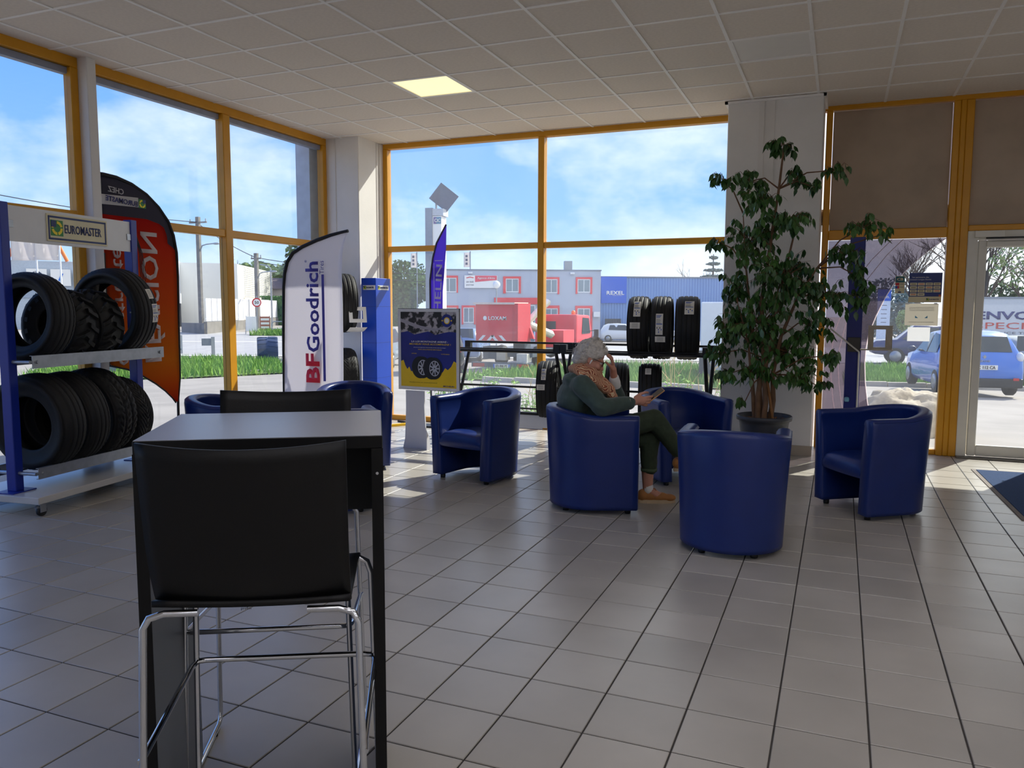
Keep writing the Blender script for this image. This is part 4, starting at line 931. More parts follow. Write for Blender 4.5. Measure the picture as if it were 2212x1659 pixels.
def leafv():
    vs = []; L, W = .078, .019
    prof = [(0, .0), (.12, .55), (.32, 1), (.55, .88), (.78, .4), (.92, .12), (1.0, .0)]
    for s, w in prof: vs += [(-W*w, -.10*L*s*s*1.5, -L*s), (0, -.10*L*s*s*1.5-.18*W*w, -L*s), (W*w, -.10*L*s*s*1.5, -L*s)]
    fs = []
    for i in range(len(prof)-1):
        for j in (0, 1): a = i*3+j; fs.append((a, a+1, a+4, a+3))
    return vs, fs
lv, lf = leafv()
for (bx, bz, rx, rz), n in zip(blobs, dens):
    c = Vector((bx-PX, R.uniform(-.14, .12), bz)); ry = min(.34, .16+rx*.6)
    a = min(allt, key=lambda p: (p-c).length+max(0, p.z-c.z)*1.4)
    m = (a+c)/2+Vector((0, 0, .06)); br = MB(); br.tube([a, m, c], [.008, .006, .004], 5)
    nt = max(3, n//7)
    for _ in range(nt):
        while True:
            q = Vector((R.uniform(-1, 1), R.uniform(-1, 1), R.uniform(-1, 1)))
            if q.length < 1: break
        e = c+Vector((q.x*rx, q.y*ry, q.z*rz)); e.y = max(-.5, min(.45, e.y)); s = c+(e-c)*.15; k = s+(e-s)*.6+Vector((0, 0, .045)); e2 = e+Vector((0, 0, .01))
        br.tube([s, k, e2], [.003, .0022, .0014], 3, caps=False)
        for i in range(max(2, n//nt+R.randint(0, 1))):
            f = R.uniform(.35, 1.05); p = (s+(k-s)*f/.6) if f < .6 else (k+(e2-k)*(f-.6)/.4)
            leaves.append((p+Vector((R.uniform(-.012, .012), R.uniform(-.012, .012), -.004)), R.uniform(0, 6.28), R.gauss(.15, .38), R.gauss(0, .28), R.uniform(.72, 1.22)))
    br.build('branch', TWIG, t)
leaves.sort(key=lambda l: l[0].y)
lm = MB().add(lv, lf, True).mesh('leaf', LEAF); rest = MB()
for k, (p, a, tx, ty, s) in enumerate(leaves):
    M = Matrix.Translation(p) @ Matrix.Rotation(a, 4, 'Z') @ Matrix.Rotation(tx, 4, 'X') @ Matrix.Rotation(ty, 4, 'Y') @ Matrix.Scale(s, 4)
    if k % max(1, len(leaves)//300) == 0 and k//max(1, len(leaves)//300) < 299: obj('leaf', lm, t, M)
    else: rest.add(lv, lf, True, M)
rest.build('foliage', LEAF, t)['kind'] = 'stuff'

# ================================================================ SEATED PERSON
def cap(mb, p0, r0, p1, r1, n=14):
    """tapered limb with round ends"""
    p0, p1 = Vector(p0), Vector(p1); d = p1-p0; L = d.length; q = d.to_track_quat('Z', 'Y').to_matrix().to_4x4()
    prof = [(r0*math.sin(a), -r0*math.cos(a)) for a in [PI/2*i/5 for i in range(6)]]+[(r1*math.cos(a), L+r1*math.sin(a)) for a in [PI/2*i/5 for i in range(6)]]
    return mb.lathe([(max(r, 1e-4), z) for r, z in prof], n, Matrix.Translation(p0) @ q)
def chain(mb, pts):
    for (a, ra), (b, rb) in zip(pts[:-1], pts[1:]): cap(mb, a, ra, b, rb)
def eb(mb, c, r, M=None, rx=0):
    mb.ball((0, 0, 0), r, 12, (M or Matrix.Identity(4)) @ Matrix.Translation(c) @ Matrix.Rotation(rx, 4, 'X'))
def fuse(mb, name, m, voxel, smooth=4, wr=0, wscale=9, parent=None):
    me = bpy.data.meshes.new('f'); me.from_pydata(mb.v, [], mb.f); o = bpy.data.objects.new('f', me); C.objects.link(o)
    rm = o.modifiers.new('r', 'REMESH'); rm.mode = 'VOXEL'; rm.voxel_size = voxel
    sm = o.modifiers.new('s', 'SMOOTH'); sm.iterations = smooth; sm.factor = .5
    dg = bpy.context.evaluated_depsgraph_get(); dg.update(); out = bpy.data.meshes.new_from_object(o.evaluated_get(dg)); bpy.data.objects.remove(o)
    if wr:
        no = [v.normal.copy() for v in out.vertices]
        for v, nn in zip(out.vertices, no):
            p = v.co; w = _ns.noise(Vector((p.x*wscale, p.y*wscale, p.z*wscale*1.7)))+.5*_ns.noise(p*wscale*2.3); v.co = p+nn*w*wr
    out.polygons.foreach_set('use_smooth', [True]*len(out.polygons)); out.materials.clear(); out.materials.append(m); out.name = name
    return obj(name, out, parent)
pt = thing('person', 'grey haired person in dark green jacket and patterned scarf, seated cross-legged, holding a phone', 'person', (-1.648, 5.563, 0), rd(-68.3))
SKIN = mat('skin', (196, 140, 118), .55, 0, .05, 12, .04, 200)
HM = Matrix.Translation((0, -.022, 1.085)) @ Matrix.Rotation(rd(-27), 4, 'X')
b = MB()
# trunk, neck
eb(b, (0, -.08, .50), (.155, .12, .11)); eb(b, (0, -.12, .64), (.145, .105, .14)); eb(b, (0, -.12, .80), (.16, .105, .14)); cap(b, (-.13, -.09, .905), .06, (.13, -.09, .905), .06); cap(b, (0, -.09, .92), .06, (0, -.035, 1.04), .056)
# head
def hb(c, r, rx=0): eb(b, c, r, HM, rx)
hb((0, -.008, .035), (.074, .096, .082)); hb((0, .030, -.030), (.060, .064, .078)); hb((0, .062, -.094), (.030, .026, .022)); hb((0, .02, -.075), (.05, .055, .04))
for s in (-1, 1): hb((s*.034, .066, -.030), (.026, .026, .026)); hb((s*.028, .080, .022), (.026, .014, .010)); hb((s*.012, .103, -.036), (.009, .011, .008)); hb((s*.076, -.008, -.004), (.008, .019, .031)); hb((s*.079, -.012, .006), (.007, .016, .020))
cap(b, HM @ Vector((0, .088, .014)), .008, HM @ Vector((0, .113, -.032)), .0115); cap(b, HM @ Vector((-.020, .087, -.063)), .006, HM @ Vector((.020, .087, -.063)), .006); cap(b, HM @ Vector((0, .094, -.060)), .006, HM @ Vector((0, .093, -.071)), .008)
# arms
sR, eR, wR = (.175, -.09, .905), (.285, .035, .765), (.175, .268, .786); sL, eL, wL = (-.175, -.08, .905), (-.235, .205, .765), (-.125, .162, .962)
for s_, e_, w_ in ((sR, eR, wR), (sL, eL, wL)): chain(b, [(s_, .052), (e_, .042), (w_, .027)])
# right hand: palm and fingers round the phone
eb(b, (.158, .318, .797), (.020, .046, .036)); cap(b, wR, .027, (.162, .30, .795), .028)
for k, (by, bz, pts) in enumerate((
        (.352, .815, [(.135, .388, .822), (.112, .412, .820), (.094, .420, .822)]),
        (.354, .798, [(.132, .392, .800), (.106, .408, .797), (.090, .405, .803)]),
        (.348, .781, [(.128, .384, .778), (.104, .396, .776), (.090, .390, .783)]),
        (.338, .768, [(.128, .366, .760), (.108, .376, .758), (.096, .370, .766)]))):
    P = [(.152, by, bz)]+pts; chain(b, list(zip(P, [.0105, .0095, .0085, .0075])))
chain(b, [((.150, .288, .818), .013), ((.138, .325, .842), .0115), ((.122, .362, .852), .0095), ((.112, .382, .850), .008)])
# left hand raised to the brow
eb(b, (-.100, .150, 1.015), (.030, .020, .044)); cap(b, wL, .027, (-.105, .155, 1.0), .026)
for k, (bx, bz, pts) in enumerate(((-.074, 1.045, [(-.062, .140, 1.074), (-.056, .120, 1.094), (-.052, .104, 1.104)]), (-.090, 1.052, [(-.082, .144, 1.085), (-.072, .124, 1.106), (-.064, .106, 1.114)]), (-.107, 1.05, [(-.102, .146, 1.082), (-.094, .128, 1.104), (-.086, .110, 1.112)]), (-.122, 1.04, [(-.120, .146, 1.066), (-.116, .130, 1.086), (-.110, .114, 1.094)]))):
    P = [(bx, .150, bz)]+pts; chain(b, list(zip(P, [.0105, .0095, .0085, .0075])))
chain(b, [((-.078, .146, 1.0), .013), ((-.058, .128, 1.026), .011), ((-.046, .106, 1.046), .0095), ((-.042, .094, 1.056), .008)])
# legs: left planted, right crossed over it
hR, kR, aR = (.09, -.06, .505), (.02, .445, .645), (-.005, .665, .345); hL, kL, aL = (-.09, -.06, .50), (-.075, .435, .50), (-.08, .425, .10)
chain(b, [(hR, .088), (kR, .058), ((.005, .56, .50), .052), (aR, .036)]); chain(b, [(hL, .088), (kL, .058), ((-.08, .42, .34), .054), (aL, .036)])
chain(b, [(aL, .036), ((-.08, .50, .05), .034), ((-.08, .58, .035), .026)]); chain(b, [(aR, .036), ((-.01, .74, .33), .034), ((-.01, .82, .33), .026)])
fuse(b, 'body', SKIN, .0042, 3, parent=pt)
# clothes
JK = mat('jacket_green', (60, 78, 72), .85, 0, .12, 20, .1, 250, sheen=.2); TRO = mat('trousers_olive', (50, 62, 44), .85, 0, .12, 24, .1, 250)
b = MB(); eb(b, (0, -.085, .50), (.185, .145, .12)); eb(b, (0, -.125, .64), (.18, .13, .15)); eb(b, (0, -.13, .79), (.195, .135, .15)); cap(b, (-.14, -.105, .895), .075, (.14, -.105, .895), .075); eb(b, (0, -.175, .925), (.13, .05, .055), rx=.5); cap(b, (-.08, -.14, .955), .035, (.08, -.14, .955), .035)
eb(b, (0, -.02, .70), (.14, .10, .15))
for s_, e_, w_ in ((sR, eR, wR), (sL, eL, wL)):
    e2 = Vector(e_)+(Vector(w_)-Vector(e_))*.86 if s_ is sR else Vector(e_)+(Vector(w_)-Vector(e_))*.42
    chain(b, [(s_, .078), (e_, .066), (tuple(e2), .050)])
cap(b, (.16, -.03, .64), .05, (.12, .28, .52), .03)
fuse(b, 'jacket', JK, .0085, 5, .006, 11, pt)
b = MB(); chain(b, [(hR, .108), (kR, .076), ((.006, .555, .51), .066), ((-.002, .625, .405), .052)]); chain(b, [(hL, .108), (kL, .076), ((-.08, .428, .36), .066), ((-.08, .432, .262), .058)]); eb(b, (0, -.08, .49), (.17, .13, .10))
fuse(b, 'trousers', TRO, .0075, 4, .004, 12, pt)
MB().lathe([(.054, -.012), (.0605, -.010), (.062, .012), (.056, .014)], 24, T(-.08, .432, .25), closed=True).build('trouser_cuff', mat('cuff_green', (78, 92, 66), .85), pt)
WH = mat('white_cotton', (226, 224, 220), .8, 0, .03)
d = (Vector(wL)-Vector(eL)); b = MB(); cap(b, Vector(eL)+d*.40, .046, Vector(eL)+d*.80, .040); fuse(b, 'white_sleeve', WH, .006, 3, .0025, 20, pt)
d = (Vector(wR)-Vector(eR)).normalized(); MB().tube([Vector(wR)-d*.045, Vector(wR)-d*.02], [.046, .037], 16).build('cream_cuff', mat('cream_cuff', (214, 204, 180), .8), pt)
# scarf
SC = mat('scarf_weave', (176, 92, 62), .9, 0, 0, 1); n = SC.node_tree.nodes; l = SC.node_tree.links; wv = n.new('ShaderNodeTexWave'); wv.inputs['Scale'].default_value = 46; wv.inputs['Distortion'].default_value = 1.2; wv.inputs['Detail'].default_value = 2
tc = [x for x in n if x.type == 'TEX_COORD'][0]; mp = n.new('ShaderNodeMapping'); mp.inputs['Rotation'].default_value = (.5, .3, .2); l.new(tc.outputs['Object'], mp.inputs[0]); l.new(mp.outputs[0], wv.inputs['Vector']); rp = [x for x in n if x.type == 'VALTORGB'][0]; l.new(wv.outputs['Fac'], rp.inputs[0])
e = rp.color_ramp.elements; e[0].position = .0; e[0].color = lin((92, 66, 60)); e[1].position = 1; e[1].color = lin((214, 198, 164)); q = e.new(.34); q.color = lin((190, 96, 62)); q = e.new(.62); q.color = lin((204, 128, 88))
b = MB()
def loop(c, rx, ry, tilt, r, n=26, a0=0, a1=2*PI):
    P = []
    for i in range(n+1):
        a = a0+(a1-a0)*i/n; y, z = ry*math.sin(a), 0; P.append((c[0]+rx*math.cos(a), c[1]+y*math.cos(tilt), c[2]+y*math.sin(tilt)+.006*math.sin(5*a)))
    b.tube(P, r, 10)
loop((0, -.045, .985), .092, .098, rd(-24), .030); loop((0, -.05, .958), .115, .118, rd(-28), .030); loop((0, -.03, 1.005), .078, .080, rd(-20), .024); loop((0, -.03, .94), .125, .135, rd(-34), .026)
chain(b, [((.03, .07, .905), .045), ((.06, .115, .86), .042), ((.075, .14, .80), .036), ((.07, .145, .77), .030)]); chain(b, [((-.02, .07, .91), .042), ((.01, .12, .85), .04), ((.03, .14, .79), .032)]); chain(b, [((.07, .02, .93), .035), ((.085, .08, .87), .035)])
fuse(b, 'scarf', SC, .006, 3, .005, 26, pt)
# hair: grey curls
HAIR = mat('hair_grey', (196, 190, 182), .6, 0, .12, 60, .2, 200); b = MB(); R = random.Random(12)
def hw(c, r): eb(b, c, r, HM)
hw((0, -.022, .050), (.090, .104, .088)); hw((0, -.060, -.005), (.080, .070, .075)); hw((0, -.075, -.045), (.062, .045, .045)); hw((0, .055, .092), (.066, .040, .030))
for s in (-1, 1): hw((s*.066, -.02, .035), (.026, .060, .045)); hw((s*.062, .035, .062), (.024, .036, .032))
for _ in range(210):
    a, f = R.uniform(0, 2*PI), R.uniform(-.5, PI/2); y, z = math.cos(f)*math.sin(a), math.sin(f); x = math.cos(f)*math.cos(a)
    if y > .45 and z < .45: continue
    if abs(x) > .6 and y > -.15 and z < .1: continue
    hw((x*.090, -.020+y*.104, .045+z*.092-(.03 if y < -.4 else 0)), tuple([R.uniform(.009, .019)]*3))
fuse(b, 'hair', HAIR, .0045, 1, .004, 60, pt)
b = MB()
for _ in range(150):
    a, f = R.uniform(0, 2*PI), R.uniform(-.45, PI/2); y, z = math.cos(f)*math.sin(a), math.sin(f); x = math.cos(f)*math.cos(a)
    if y > .5 and z < .5: continue
    if abs(x) > .55 and y > -.1 and z < .15: continue
    c = Vector((x*.098, -.020+y*.112, .048+z*.098-(.03 if y < -.4 else 0))); u = Vector((R.uniform(-1, 1), R.uniform(-1, 1), R.uniform(-1, 1))).normalized(); v = u.orthogonal().normalized(); w = u.cross(v); rr = R.uniform(.007, .015)
    b.tube([HM @ (c+(v*math.cos(k*.8)+w*math.sin(k*.8))*rr+u*k*.0016) for k in range(10)], .0016, 4, caps=False)
b.build('hair_curls', HAIR, pt)['kind'] = 'stuff'
# glasses, earbud, eyes
FRM = mat('glasses_frame', (44, 30, 26), .3); b = MB()
for s in (-1, 1):
    b.tube([HM @ Vector((s*.033+.022*math.cos(2*PI*k/20), .101-.004*abs(math.cos(2*PI*k/20)), .004+.018*math.sin(2*PI*k/20))) for k in range(20)], .0022, 6, closed=True); b.tube([HM @ Vector(p) for p in ((s*.056, .099, .010), (s*.074, .085, .012), (s*.080, .01, .010), (s*.080, -.012, -.004))], .002, 6)
b.tube([HM @ Vector((-.011, .104, .008)), HM @ Vector((.011, .104, .008))], .002, 6); b.build('glasses', FRM, pt)
for s in (-1, 1):
    MB().ball((0, 0, 0), .011, 8, HM @ Matrix.Translation((s*.031, .081, .004))).build('eye', mat('eye_white', (200, 190, 184), .3), pt)
    MB().tube([HM @ Vector((s*.02+s*.024*i/5, .0905-.006*(i/5)**2, .0235+.004*math.sin(PI*i/5))) for i in range(6)], .003, 5).build('eyebrow', HAIR, pt)
b = MB(); cap(b, HM @ Vector((.083, .006, -.008)), .0065, HM @ Vector((.084, .004, -.034)), .003); b.build('earbud', SIGNW, pt)
# shoes
SHO = mat('shoe_tan', (168, 112, 58), .7, 0, .08, 20, .1, 200); SOL = mat('shoe_sole', (196, 172, 140), .7)
def shoe(M, nm):
    b = MB(); 
    for c, r in (((0, -.055, .055), (.036, .045, .05)), ((0, 0, .05), (.037, .06, .048)), ((0, .07, .042), (.042, .07, .036)), ((0, .135, .036), (.043, .06, .028)), ((0, .0, .085), (.034, .045, .03))): eb(b, c, r, M)
    s = fuse(b, nm, SHO, .006, 3, 0, 9, pt); k = MB(); n = 24
    out = [(.043*math.cos(a)*(1 if math.sin(a) > 0 else .9), .045+.145*math.sin(a)) for a in [2*PI*i/n for i in range(n)]]
    k.prism([(x, y) for x, y in out], .0, .026, M); k.build('sole', SOL, s)
    l = MB(); 
    for q in range(4): l.tube([M @ Vector((-.026, .035+.022*q, .085-.010*q)), M @ Vector((0, .04+.022*q, .093-.010*q)), M @ Vector((.026, .035+.022*q, .085-.010*q))], .0028, 5)
    l.tube([M @ Vector((0, .03, .095)), M @ Vector((.02, .02, .112)), M @ Vector((.028, .04, .10)), M @ Vector((.0, .03, .095)), M @ Vector((-.02, .02, .11)), M @ Vector((-.026, .045, .098))], .0026, 5); l.build('lace', mat('lace_tan', (150, 100, 56), .8), s)
shoe(T(-.08, .445, 0, rd(2)), 'shoe'); shoe(Matrix.Translation((-.012, .70, .268)) @ Matrix.Rotation(rd(10), 4, 'X'), 'shoe')
b = MB(); cap(b, (-.08, .425, .135), .038, (-.08, .43, .10), .04); b.build('sock', WH, pt)
# phone in the right hand
PH = Matrix.Translation((-1.648, 5.563, 0)) @ Matrix.Rotation(rd(-68.3), 4, 'Z') @ Matrix.Translation((.095, .434, .828)) @ Matrix.Rotation(rd(38), 4, 'X') @ Matrix.Rotation(rd(14), 4, 'Y')
ph = thing('mobile_phone', 'slim phone in a tan case held in the seated person\'s hand', 'phone', M=PH)
MB().b2(-.036, .036, -.075, .075, -.0055, .003).build('case', mat('phone_case', (196, 150, 104), .5), ph, bevel=.003); MB().b2(-.033, .033, -.071, .071, .003, .0042).build('screen', mat('phone_screen', (20, 22, 28), .1), ph)
# ================================================================ OUTSIDE: VERGE, TREES, BUILDINGS, VEHICLES
GRASS = mat('grass_green', (92, 142, 48), .9, 0, 0, 1.2, col2=(140, 176, 78)); GSOIL = mat('grass_soil', (96, 120, 56), 1, 0, .2, 2); STRAW = mat('dry_straw', (196, 176, 130), .9, 0, .1, 4); WEED = mat('weed_green', (104, 160, 56), .8, 0, 0, 3, col2=(160, 200, 96))
def inpoly(x, y, P):
    c = False; n = len(P)
    for i in range(n):
        x1, y1 = P[i]; x2, y2 = P[i-1]
        if (y1 > y) != (y2 > y) and x < (x2-x1)*(y-y1)/(y2-y1)+x1: c = not c
    return c
def grass(lab, poly, n, h, seed):
    R = random.Random(seed); b = MB(); xs = [p[0] for p in poly]; ys = [p[1] for p in poly]; k = 0
    nz_ = 14
    for i in range(nz_):
        for j in range(nz_):
            pass
    while k < n:
        x, y = R.uniform(min(xs), max(xs)), R.uniform(min(ys), max(ys))
        if not inpoly(x, y, poly): continue
        k += 1; z = gz(x, y); a = R.uniform(0, 6.28); w = R.uniform(.02, .05)*(h/.3); hh = h*R.uniform(.5, 1.25); lx, ly = R.uniform(-.5, .5)*hh, R.uniform(-.5, .5)*hh
        c, s = math.cos(a)*w, math.sin(a)*w
        b.add([(x-c, y-s, z), (x+c, y+s, z), (x+lx, y+ly, z+hh)], [(0, 1, 2)])
    o = tag(b.build('grass', GRASS), lab, kind='stuff', cat='grass')
    m = MB(); m.add([(x, y, gz(x, y)+.05) for x, y in poly], [tuple(range(len(poly)))]); s_ = m.build('soil', GSOIL, o); s_['kind'] = 'stuff'
    return o
grass('green grass verge by the road outside the left window', [(-26.0, 18.6), (-20.2, 20.0), (-19.2, 24.6), (-23.8, 29.6), (-27, 31.0), (-33, 27)], 9000, .34, 1)
grass('green grass verge outside the far window behind the tyres', [(-10.6, 21.5), (-5.6, 20.3), (-1.5, 20), (-1.5, 33), (-6, 34.5), (-10.8, 33)], 8000, .34, 2)
grass('green grass verge outside the sidelight, in front of the dark van', [(.2, 25.4), (2.6, 26.2), (7, 27), (7, 35.5), (2.4, 37.4), (.4, 37)], 6000, .36, 3)
grass('green patch of grass around the leaning sign boards by the road', [(-40, 46.5), (-35, 49), (-33.5, 50.2), (-36, 50.8), (-40.5, 48.6)], 1500, .5, 4)
KERB = mat('kerb_stone', (180, 172, 160), .9, 0, .1, 5)
def kerb(lab, P):
    t = thing('kerb', lab, 'kerb', (P[0][0], P[0][1], 0))
    for a, b in zip(P[:-1], P[1:]):
        L = math.hypot(b[0]-a[0], b[1]-a[1]); n = max(1, int(L/1.0)); ang = math.atan2(b[1]-a[1], b[0]-a[0])
        for i in range(n):
            x, y = a[0]+(b[0]-a[0])*(i+.5)/n, a[1]+(b[1]-a[1])*(i+.5)/n
            MB().box(0, 0, .03, L/n-.03, .16, .22).build('kerb_stone', KERB, t, M=T(x-P[0][0], y-P[0][1], gz(x, y), ang))
kerb('row of pale kerb stones in front of the left grass verge', [(-22.4, 20.6), (-20.0, 24.6)]); kerb('row of pale kerb stones below the grass behind the dark tyre racks', [(-9.5, 20.9), (-3, 19.6)]); kerb('pale kerb stones below the grass outside the sidelight', [(.3, 25.2), (6.5, 26.6)])
# ---- weeds and dry stalks against the glass
def weeds(lab, x0, x1, y, n, h, m, seed, nm):
    R = random.Random(seed); t = thing(nm, lab, 'plant', ((x0+x1)/2, y, -.08)); st = MB(); lf = MB()
    for i in range(n):
        x, yy = R.uniform(x0, x1)-(x0+x1)/2, R.uniform(-.25, .25); hh = h*R.uniform(.5, 1.1); a, b_ = R.uniform(-.25, .25), R.uniform(-.2, .2)
        st.tube([(x, yy, 0), (x+a*.4*hh, yy+b_*.4*hh, hh*.5), (x+a*hh, yy+b_*hh, hh)], [.006, .005, .002], 4, caps=False)
        if m is WEED:
            for k in range(12):
                f = R.uniform(.2, 1); px, py, pz = x+a*hh*f, yy+b_*hh*f, hh*f; q = R.uniform(0, 6.28); L = R.uniform(.05, .12); c, s = math.cos(q), math.sin(q)
                lf.add([(px, py, pz), (px+c*L*.5-s*L*.2, py+s*L*.5+c*L*.2, pz+L*.25), (px+c*L, py+s*L, pz+R.uniform(-.3, .3)*L), (px+c*L*.5+s*L*.2, py+s*L*.5-c*L*.2, pz+L*.2)], [(0, 1, 2, 3)])
        else:
            for k in range(4):
                f = R.uniform(.4, .9); px, pz = x+a*hh*f, hh*f; st.tube([(px, yy+b_*hh*f, pz), (px+R.uniform(-.2, .2)*hh, yy+R.uniform(-.1, .1), pz+R.uniform(.05, .3)*hh)], [.004, .0015], 3, caps=False)
    st.build('stalks', m if m is STRAW else WEED, t)['kind'] = 'stuff'
    if lf.v: lf.build('leaves', WEED, t)['kind'] = 'stuff'
weeds('green weeds growing outside the glass left of the poster stand', -5.5, -4.6, 10.3, 26, .62, WEED, 1, 'weed_clump')
weeds('green weeds growing outside behind the lettered tyre rack', -4.6, -3.0, 10.0, 34, .55, WEED, 2, 'weed_clump')
weeds('green weeds outside the glass behind the lower right tyre', -2.3, -1.1, 10.2, 30, .62, WEED, 3, 'weed_clump')
weeds('tangle of dry straw coloured stalks outside by the white pillar', -2.6, -1.1, 10.9, 26, 1.0, STRAW, 4, 'dry_stalks')
weeds('few dry straw coloured stalks outside under the red truck', -4.1, -3.4, 10.4, 7, .75, STRAW, 5, 'dry_stalks')
# ---- rock outside the sidelight
ROCK = mat('limestone', (176, 164, 146), .95, 0, .25, 5, .8, 14)
R_ = random.Random(5); pass
def rockf(u, v):
    a = 2*PI*u; b = PI*(v-.5)*.999; p = Vector((math.cos(a)*math.cos(b), math.sin(a)*math.cos(b), math.sin(b)))
    d = 1+.35*_ns.noise(p*1.7+Vector((3, 1, 2)))+.16*_ns.noise(p*4)+.06*_ns.noise(p*11)
    return (p.x*.62*d, p.y*.42*d, max(-.02, p.z*.46*d+.16))
tag(MB().surf(rockf, 56, 28, cu=True).build('rock', ROCK, M=T(.82, 11.35, -.17, .5)), 'large pale limestone rock outside the sidelight behind the chair', 'rock')
# ---- trees
LEAFD = mat('tree_leaf_dark', (58, 82, 48), .9, 0, 0, .4, col2=(96, 120, 66)); LEAFL = mat('tree_leaf_light', (118, 140, 84), .9, 0, 0, .4, col2=(150, 168, 110)); BARK = mat('tree_bark', (92, 80, 70), .95, 0, .15, 3); HEDG = mat('hedge_leaf', (52, 86, 44), .9, 0, 0, .7, col2=(84, 118, 62))
def crown(mb, c, r, n, s, R):
    for _ in range(n):
        while True:
            p = Vector((R.uniform(-1, 1), R.uniform(-1, 1), R.uniform(-1, 1)))
            if .45 < p.length < 1: break
        p = Vector((c[0]+p.x*r[0], c[1]+p.y*r[1], c[2]+p.z*r[2])); a = Vector((R.uniform(-1, 1), R.uniform(-1, 1), R.uniform(-1, 1))).normalized()*s; b = a.orthogonal().normalized()*s*.6
        mb.add([p-a, p+b, p+a, p-b], [(0, 1, 2, 3)])
def tree(nm, lab, x, y, h, blobs, n, s, m, seed, th=.22, group=None):
    R = random.Random(seed); z = gz(x, y); t = thing(nm, lab, 'tree', (x, y, z), group=group)
    MB().tube([(0, 0, -.1), (.1, 0, h*.3), (-.05, .1, h*.6), (0, 0, h*.85)], [th, th*.8, th*.55, th*.2], 8).build('trunk', BARK, t)
    f = MB()
    for c, r in blobs: crown(f, c, r, n, s, R)
    f.build('crown', m, t)['kind'] = 'stuff'
    return t
def bare(nm, lab, x, y, h, seed, spread=.55, th=.2, lean=0, depth=6, extra=None):
    R = random.Random(seed); z = gz(x, y); t = thing(nm, lab, 'tree', (x, y, z)); b = MB()
    def grow(p, d, L, r, k):
        q = p+d*L*.5+Vector((R.uniform(-1, 1), R.uniform(-1, 1), R.uniform(-.4, .4)))*L*.07; e = p+d*L
        b.tube([p, q, e], [r, r*.85, r*.68], 6 if k < 3 else 3, caps=False)
        if k >= depth: return
        for _ in range(3 if k < 4 else 2):
            v = (d+Vector((R.uniform(-1, 1), R.uniform(-1, 1), R.uniform(-.35, .8)))*spread*(1.15 if k else .9)).normalized()
            grow(e if R.random() < .7 else q, v, L*R.uniform(.62, .86), r*.62, k+1)
    grow(Vector((0, 0, -.1)), Vector((lean, 0, 1)).normalized(), h*.26, th, 0)
    b.build('branches', BARK, t)
    if extra:
        f = MB()
        for c, r, n in extra: crown(f, c, r, n, .16, R)
        f.build('leaves', LEAFL, t)['kind'] = 'stuff'
    return t
G3 = 'trees beyond the road at the left'
tree('pine_tree', 'round topped dark pine above the house roof, left window', -58, 82, 11, [((0, 0, 8.6), (5.2, 5, 2.4)), ((3, 0, 7), (3.5, 3, 2)), ((-3, 0, 6.6), (3.4, 3, 2))], 900, .42, LEAFD, 11)
tree('leafy_tree', 'pale green leafy tree beside the utility pole, left window', -70, 84, 8, [((0, 0, 5.4), (4.6, 4, 2.6)), ((-4, 0, 4.6), (4, 4, 2.4)), ((4, 1, 5), (3.4, 3, 2.4))], 800, .40, LEAFL, 12)
tree('leafy_tree', 'dark leafy tree behind the long house roof, left window', -50, 76, 7, [((0, 0, 5.2), (3.6, 4, 2.4)), ((-3, 0, 4), (3, 3, 2.2))], 800, .40, LEAFD, 13)
tree('pine_tree', 'broad umbrella pine left of the grey building, far window', -42.8, 74, 9, [((0, 0, 6.3), (2.6, 3, 1.7)), ((1.8, 0, 5), (1.8, 2, 1.4)), ((-1.8, 0, 5), (2, 2, 1.7)), ((0, 0, 4), (2, 2, 1.4))], 700, .26, LEAFD, 14)
bare('bare_tree', 'bare winter tree rising over the white warehouse roof', -76, 86, 11, 21, .6, .22, depth=5)
bare('bare_tree', 'bare tree above the blue corrugated roof', -17.5, 104, 11, 22, .6, .2, depth=5)
t = thing('cedar_tree', 'grey green cedar with tiered branches above the blue corrugated roof', 'tree', (-14.3, 98, gz(-14.3, 98))); MB().tube([(0, 0, 0), (0, 0, 9.6)], [.3, .05], 8).build('trunk', BARK, t); f = MB(); R = random.Random(31)
for k in range(9): crown(f, (0, 0, 9.2-.75*k), (.5+.36*k, .5+.36*k, .16), 160, .17, R)
f.build('crown', mat('cedar_leaf', (92, 108, 100), .9, 0, .1), t)['kind'] = 'stuff'
bare('bare_tree', 'tall bare tree with forked dark limbs behind the lettered truck', 7.2, 57, 10.5, 23, .62, .26, .10, 6, [((2.6, 0, 5.5), (1.5, 1, 1.6), 260)])
bare('bare_tree', 'leaning bare tree at the right edge of the door glass', 11.6, 57.5, 10, 24, .6, .24, -.28, 6)
bare('bare_tree', 'bare tree seen through the upper right corner of the sidelight', 6.0, 70, 9.5, 25, .6, .22, -.05, 6)
tree('leafy_tree', 'dark evergreen behind the right end of the lettered truck', 9.6, 60, 5.2, [((0, 0, 3.4), (1.4, 1.4, 1.2)), ((1.6, 0, 3), (1.2, 1.2, 1))], 700, .14, LEAFD, 15)
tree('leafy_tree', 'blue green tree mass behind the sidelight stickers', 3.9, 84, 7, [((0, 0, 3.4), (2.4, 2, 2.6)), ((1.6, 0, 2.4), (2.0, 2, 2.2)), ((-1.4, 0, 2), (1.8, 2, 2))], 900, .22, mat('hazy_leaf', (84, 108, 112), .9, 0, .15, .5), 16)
tree('round_shrub', 'small pale shrub beside the white and blue totem sign', 4.4, 66, 3, [((0, 0, 2.0), (.55, .5, .9))], 500, .12, LEAFL, 17, .06)
h_ = thing('hedge', 'clipped dark green hedge along the side road, left window', 'hedge', (-50, 71, gz(-50, 71)), rd(38)); b = MB(); R = random.Random(9)
b.b2(-7, 9, -.8, .8, 0, 3.1)
